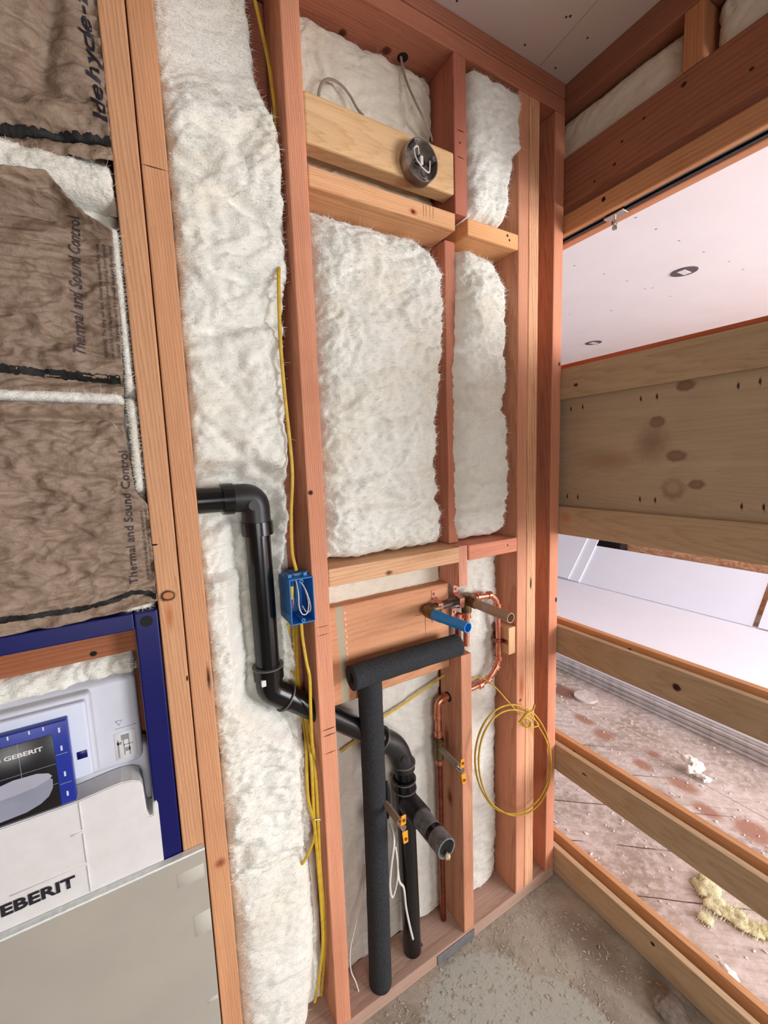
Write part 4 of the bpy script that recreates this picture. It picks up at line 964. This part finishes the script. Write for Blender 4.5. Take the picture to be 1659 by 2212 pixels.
def wire(name, pts, r, mat, parent, n=10): return tubeobj(name, spline(pts, n), r, mat, parent, seg=8)
wire('copper_wire_tail', [(.248, .01, 1.108), (.2465, .004, 1.09), (.248, .003, 1.07), (.2495, .006, 1.058)], .0011, M_copd, eb)
wire('copper_wire_tail', [(.252, .004, 1.092), (.250, .002, 1.08), (.248, .004, 1.068)], .0009, M_cop, eb)
wire('white_wire', [(.264, .02, 1.128), (.2625, .002, 1.10), (.261, -.002, 1.075), (.266, -.004, 1.058), (.276, -.004, 1.058), (.281, -.002, 1.078), (.276, .004, 1.11), (.272, .02, 1.122)], .0012, M_wht, eb)
wire('white_wire', [(.270, .02, 1.124), (.277, -.001, 1.105), (.284, -.004, 1.075), (.283, -.003, 1.061), (.277, .003, 1.058), (.272, .010, 1.07)], .0012, M_wht, eb)
wire('black_wire', [(.262, .02, 1.12), (.258, .008, 1.09), (.263, .004, 1.062), (.274, .004, 1.052), (.283, .008, 1.06), (.284, .02, 1.09)], .0013, M_blkw, eb)
tubeobj('yellow_cap', [(.249, .004, 1.117), (.249, .003, 1.108), (.249, .006, 1.090)], lambda t: .0048-.0016*t, M_yel, eb, seg=14)
# cables (flat yellow sheath)
def cable(label, pts, r=.0035, mat=None, flat=.55, name='electrical_cable', cat='cable', n=10, group=None):
    return tubeobj(name, spline(pts, n), r, mat or M_yel, None, label, cat, group, seg=12, flat=flat, up0=Vector((1, 0, 0)))
P_ = lambda lst: [at(a, b, y=c_) for a, b, c_ in lst]
cable('yellow cable running up beside the centre stud above the blue box', P_([(540, -40, .05), (555, 20, .045), (577, 120, .04), (590, 205, .045), (598, 300, .06), (602, 450, .055), (604, 560, .03), (602, 600, -.004), (606, 740, -.008), (616, 860, -.008), (631, 1010, -.004), (629, 1110, .004), (631, 1190, .014), (640, 1232, .020)]))
cable('yellow cable kinked below the blue box beside the centre stud', P_([(650, 1335, .02), (654, 1380, .02), (662, 1430, .014), (669, 1465, .008), (671, 1530, .006), (674, 1600, .008), (680, 1640, .022), (676, 1560, .05)][:7]))
cable('yellow cable hanging down the left of the lower bundle', P_([(622, 1345, .06), (628, 1450, .075), (655, 1560, .075), (662, 1620, .03), (665, 1720, .012), (680, 1790, .010), (672, 1830, .012), (650, 1870, .020), (625, 1895, .05)]))
cable('yellow cable in the lower bundle that reaches the sole plate', P_([(640, 1345, .06), (645, 1470, .076), (660, 1555, .065), (672, 1640, .016), (678, 1760, .010), (686, 1860, .010), (694, 1960, .014), (697, 2040, .016), (688, 2120, .03), (680, 2165, .045)]))
cable('yellow cable in the lower bundle nearest the centre stud', P_([(634, 1345, .065), (640, 1480, .076), (668, 1575, .06), (680, 1660, .018), (687, 1770, .012), (692, 1880, .012), (702, 2000, .022), (700, 2080, .035), (694, 2150, .05)]))
stp = empty('cable_staple', at(684, 1773, y=.006), 'small pale staple pinching the lower yellow cables', 'staple')
tubeobj('staple_wire', [at(678, 1773, y=.014), at(679, 1771, y=.004), at(691, 1770, y=.004), at(692, 1772, y=.014)], .0011, M_wht, stp, seg=6)
# cable to the coil
c0p = P_([(735, 1625, .078), (790, 1583, .078), (830, 1548, .077), (880, 1515, .076), (950, 1465, .073), (962, 1458, .070)])
cable('yellow cable slanting across the plumbing bay behind the foam sleeve', c0p, flat=.55)
coil = [at(1018, 1466, y=.05), at(1040, 1464, y=.04), at(1070, 1485, y=.01), at(1100, 1518, y=-.012), at(1128, 1545, y=-.016)]
def ell(cx, cy, rx, ry, a, y): return at(cx+rx*math.cos(a), cy+ry*math.sin(a), y=y)
for k in range(0, 23):
    a = R(-62 + k*360/22.0)
    coil.append(ell(1106, 1640, 84-4*(k > 11), 118, a, -.020-.004*math.sin(a)))
for k in range(1, 24):
    a = R(-62 + k*360/22.0)
    coil.append(ell(1112+4*math.sin(a), 1650, 78, 112 if k < 12 else 117, a, -.026+.003*math.cos(a)))
coil += [at(1140, 1570, y=-.03), at(1128, 1556, y=-.030), at(1135, 1545, y=-.034), at(1150, 1535, y=-.034), at(1155, 1522, y=-.034)]
ck = cable('yellow cable wound into a loose hanging coil in front of the right batt', coil, r=.0027, flat=.7, n=6)
wire('cable_knot', P_([(1122, 1560, -.028), (1132, 1550, -.038), (1146, 1558, -.038), (1142, 1570, -.030), (1128, 1566, -.022), (1126, 1556, -.030)]), .0028, M_yel, ck)
# grey/white cables in the top bay
cable('grey cable looping up above the pale plank', P_([(688, 215, .055), (690, 195, .055), (697, 178, .055), (712, 171, .055), (735, 182, .055), (755, 205, .055), (772, 235, .05), (785, 250, .045)]), r=.0030, mat=M_gryc)
cable('grey cable dropping from the top plate hole to the round metal box', P_([(866, 118, .066), (868, 135, .066), (878, 175, .06), (895, 215, .045), (915, 255, .035), (930, 290, .044), (934, 306, .044)]), r=.0032, mat=M_gryc)
ob = empty('round_junction_box', (.572, -.01, 1.985), 'round shiny metal junction box on the pale plank with a looped wire', 'junction box')
cx, cz, rr_ = .5755, 1.979, .0415
bm = bmesh.new()
tube(bm, [(cx, .0015, cz), (cx, -.021, cz)], rr_, 32, wall=.0022)
tube(bm, [(cx, .0012, cz), (cx, -.001, cz)], rr_-.001, 32)
shade(link('box_shell', bm, M_steel, ob))
for a in (20, 110, 200, 290):
    tubeobj('box_ear', [(cx+math.cos(R(a))*(rr_-.006), -.004, cz+math.sin(R(a))*(rr_-.006)), (cx+math.cos(R(a))*(rr_-.006), -.020, cz+math.sin(R(a))*(rr_-.006))], .0055, M_steel, ob, seg=12)
for a in (65, 155, 245, 335):
    tubeobj('box_knockout', [(cx+math.cos(R(a))*.022, -.0015, cz+math.sin(R(a))*.022), (cx+math.cos(R(a))*.022, -.003, cz+math.sin(R(a))*.022)], .0085, M_steel, ob, seg=18)
wire('looped_wire', [(cx+.004, -.004, cz+.016), (cx-.006, -.016, cz+.026), (cx-.020, -.022, cz+.014), (cx-.017, -.024, cz-.004), (cx-.002, -.024, cz-.017), (cx+.014, -.024, cz-.022), (cx+.019, -.022, cz-.010), (cx+.021, -.020, cz+.004)], .0016, M_wht, ob)
wire('looped_wire', [(cx-.010, -.010, cz-.02), (cx-.004, -.020, cz-.032), (cx+.01, -.022, cz-.036), (cx+.02, -.018, cz-.028)], .0012, M_chrome, ob)
wire('black_wire', [(cx-.01, -.006, cz+.004), (cx, -.014, cz+.012), (cx+.012, -.014, cz), (cx, -.02, cz-.012), (cx-.012, -.012, cz-.004)], .002, M_blkw, ob)
bm = bmesh.new(); box(bm, cx-.001, cx+.007, -.017, -.011, cz-.010, cz+.012, .0015); link('clamp_tab', bm, M_wht, ob)
# white low voltage wires behind the foam sleeve
cable('white cable looped low between the foam sleeve and the drain', P_([(842, 1780, .065), (851, 1815, .02), (845, 1870, .015), (842, 1915, .015), (848, 1938, .015), (858, 1900, .018), (858, 1860, .02), (854, 1830, .03), (862, 1900, .02), (872, 1918, .012), (877, 1960, .010), (885, 2000, .008), (892, 2028, .008)]), r=.0034, mat=M_wht, flat=.8)
cable('thin white wire slanting down to a hole in the sole plate', P_([(787, 1868, .07), (783, 1930, .065), (770, 1990, .055), (757, 2050, .05), (758, 2095, .045), (768, 2120, .042), (775, 2142, .040)]), r=.0017, mat=M_wht, flat=1)
# ------------------------------------------------------------------ the room beyond
sheet_m = plain('white_board_face', srgb(238, 238, 248), .7, 0, .02, 4)
edge_m = plain('board_paper_edge', srgb(228, 220, 218), .8, 0, .25, 20)
for i in range(7):
    z_ = .001 + i*.0136; dx = (.0, .012, .004, .010, -.002, .006, .010)[i]
    bm = bmesh.new(); box(bm, 2.225+dx, 3.72+dx*.3, -2.2, 3.1, z_, z_+.0124, .0030)
    o_ = link('drywall_sheet', bm, sheet_m if i == 6 else edge_m)
    tag(o_, ('%s white drywall sheet in the flat stack beyond the slats' % ('bottom', 'second lowest', 'third lowest', 'middle', 'third highest', 'second highest', 'topmost')[i]), 'drywall', 'flat stack of drywall sheets')
def lean(label, ya, yb_, off, zt_, xb=3.69):
    """sheet leaning on the far wall, foot on the stack"""
    A = Vector((xb-off*.7, 0, .0940+off*.6)); d = Vector((.62, 0, .78)).normalized()
    bm = bmesh.new(); nrm = Vector((-d.z, 0, d.x)); L_ = zt_
    vs = []
    for yy in (ya, yb_):
        for s_, q in ((0, 0), (L_, 0), (L_, .012), (0, .012)): vs.append(bm.verts.new(A + d*s_ + nrm*q + Vector((0, yy, 0))))
    for f in ((0, 1, 2, 3), (7, 6, 5, 4), (0, 4, 5, 1), (1, 5, 6, 2), (2, 6, 7, 3), (3, 7, 4, 0)): bm.faces.new([vs[k] for k in f])
    bmesh.ops.recalc_face_normals(bm, faces=bm.faces)
    return tag(link('leaning_sheet', bm, sheet_m), label, 'drywall')
lean('white sheet leaning on the far wall, longest, below the strand board strip', .39, 2.6, 0, .425)
lean('white sheet leaning in front, its right edge a thin bright line near the corner stud', 1.86, 2.9, .030, .55)
lean('white strip of sheet between two bright edge lines, left of the longest leaning sheet', 1.75, 2.8, .014, .50)
lean('white sheet leaning at the right end beyond a dark gap', -1.6, .352, .012, .50)
bm = bmesh.new(); box(bm, 4.15, 4.29, 1.62, 1.98, .36, .62, .02)
for v in bm.verts: v.co += Vector((0, 1, 1))*.02*noise.noise(v.co*30)
tag(link('black_plastic_bundle', bm, plain('black_film', srgb(40, 38, 40), .3, 0, .5, 30, .5)), 'scrap of crumpled black plastic behind the leaning sheets', 'plastic')
def downlight(label, px, py, r):
    p = at(px, py, z=2.315); d = empty('recessed_light', (p.x, p.y, 2.31), label, 'light fixture')
    tubeobj('light_ring', [(p.x, p.y, 2.3148), (p.x, p.y, 2.311)], r, plain('dark_ring', srgb(90, 82, 90), .5), d, seg=32)
    bm = bmesh.new(); box(bm, p.x-r*.62, p.x+r*.62, p.y-r*.30, p.y+r*.30, 2.3085, 2.3108, .001); link('light_driver', bm, M_lens, d)
downlight('recessed ceiling light opening nearest the door track', 1478, 586, .062)
downlight('smaller recessed ceiling light opening just above the plywood slat', 1282, 740, .065)
# debris
def lump(name, label, cat, c, r, mat, amp=.5, sq=(1, 1, .6), sub=4, fr=40):
    bm = bmesh.new(); bmesh.ops.create_icosphere(bm, subdivisions=sub, radius=r)
    for v in bm.verts:
        k = 1 + amp*fbm(v.co*fr/ (r*40)*1.0 + Vector(c), 4)
        v.co = Vector((v.co.x*sq[0]*k, v.co.y*sq[1]*k, v.co.z*sq[2]*k))
    mz = min(v.co.z for v in bm.verts)
    for v in bm.verts: v.co += Vector(c) - Vector((0, 0, mz))
    return tag(link(name, bm, mat, None, True), label, cat)
p = at(1265, 1508, z=0)
tubeobj('plaster_disc', [(p.x, p.y, .001), (p.x, p.y, .013)], .060, plain('disc_plaster', srgb(212, 196, 190), .8, 0, .2, 30, .3), None, 'round pale plaster disc lying on the plank subfloor', 'disc', seg=36)
p = at(1494, 1672, z=0); lump('crumpled_wrapper', 'small crumpled cream wrapper on the plank subfloor', 'wrapper', (p.x, p.y, .001), .035, plain('cream_wrap', srgb(236, 226, 214), .6, 0, .1, 40), .9, (1, .8, .8))
p = at(1524, 1690, z=0); lump('crumpled_wrapper', 'tiny white scrap touching the crumpled cream wrapper', 'wrapper', (p.x, p.y, .001), .016, plain('white_scrap', srgb(236, 230, 226), .6, 0, .1, 40), .9, (1, .8, .6))
# yellow wool tuft: lobes and fibres
YW = mat_wool('yellow_wool', srgb(236, 230, 190), srgb(226, 216, 160), srgb(206, 196, 140))
bm = bmesh.new(); inf = []
for (a, b, h) in ((1530, 1925, .035), (1545, 1955, .03), (1524, 1985, .018), (1572, 1972, .025), (1600, 1990, .028), (1628, 2008, .022), (1655, 2015, .02), (1520, 1900, .02)):
    c_ = at(a, b, z=.004); b2 = bmesh.new(); bmesh.ops.create_icosphere(b2, subdivisions=3, radius=h*.9)
    vm = {}
    for v in b2.verts:
        k = 1+.7*fbm(v.co*45+c_*7, 3); q = Vector((v.co.x*k*1.0, v.co.y*k*1.1, max(-.004, v.co.z*k*.5))) + c_; q.z = max(q.z, .001); vm[v] = bm.verts.new(q); inf.append((q.copy(), v.co.normalized()))
    for f in b2.faces: bm.faces.new([vm[v] for v in f.verts])
    b2.free()
strands(bm, lambda r: inf[r.randrange(len(inf))], 1400, L=(.015, .045), wd=.0006, seed=8)
tag(link('insulation_tuft', bm, YW, None, True), 'pale yellow tuft of loose insulation on the subfloor behind the lower slats', 'insulation')
p = at(1600, 2130, z=0)
lump('plastic_scrap', 'white plastic scrap on the subfloor near the right edge', 'scrap', (1.145+.05, -.42, .001), .022, plain('scrap_white', srgb(226, 222, 216), .4, 0, .1, 40), .8, (1, 1.3, .6))
p = at(1450, 2192, z=0)
lump('dust_ball', 'grey puffy dust ball on the bathroom floor by the lowest slat', 'dust', (p.x-.0, p.y, .0005), .034, plain('dust_grey', srgb(150, 140, 128), .95, 0, .35, 60, .5), .35, (1, 1, .5))
# shavings on the bathroom floor: uncountable
bm = bmesh.new(); rnd = random.Random(4)
for _ in range(1500):
    x = rnd.uniform(.35, 1.045); y = -abs(rnd.gauss(0, .24)) - .006
    if y < -.75 or (x < .75 and rnd.random() < .35): continue
    s_ = rnd.uniform(.0015, .0058); a = rnd.uniform(0, 6.28); w_ = s_*rnd.uniform(.15, .4); h = rnd.uniform(.0003, .002)
    d = Vector((math.cos(a), math.sin(a), 0)); e = Vector((-d.y, d.x, 0)); c_ = Vector((x, y, .0004)); prev = None
    for k in range(4):
        t_ = k/3; q = c_ + d*(t_-.5)*2*s_ + Vector((0, 0, h*4*t_*(1-t_)))
        cur = (bm.verts.new(q-e*w_), bm.verts.new(q+e*w_))
        if prev: bm.faces.new((prev[0], prev[1], cur[1], cur[0]))
        prev = cur
sh = link('wood_shavings', bm, plain('shaving', srgb(200, 190, 170), .8, 0, .3, 40), origin=Vector((.7, -.2, 0)))
tag(sh, 'fine pale wood shavings scattered on the bathroom floor', 'shavings', None, 'stuff')
bm = bmesh.new(); rnd = random.Random(9)
for _ in range(700):
    x = rnd.uniform(1.2, 2.2); y = rnd.uniform(-.6, 1.2); r_ = rnd.uniform(.0012, .0045)
    bmesh.ops.create_icosphere(bm, subdivisions=1, radius=r_, matrix=Matrix.Translation((x, y, r_*.5)) @ Matrix.Diagonal((rnd.uniform(.6, 2), rnd.uniform(.6, 2), .5, 1)))
tag(link('plaster_crumbs', bm, plain('crumb', srgb(226, 216, 208), .9), origin=Vector((1.7, .2, 0))), 'white plaster crumbs scattered on the plank subfloor', 'crumbs', None, 'stuff')
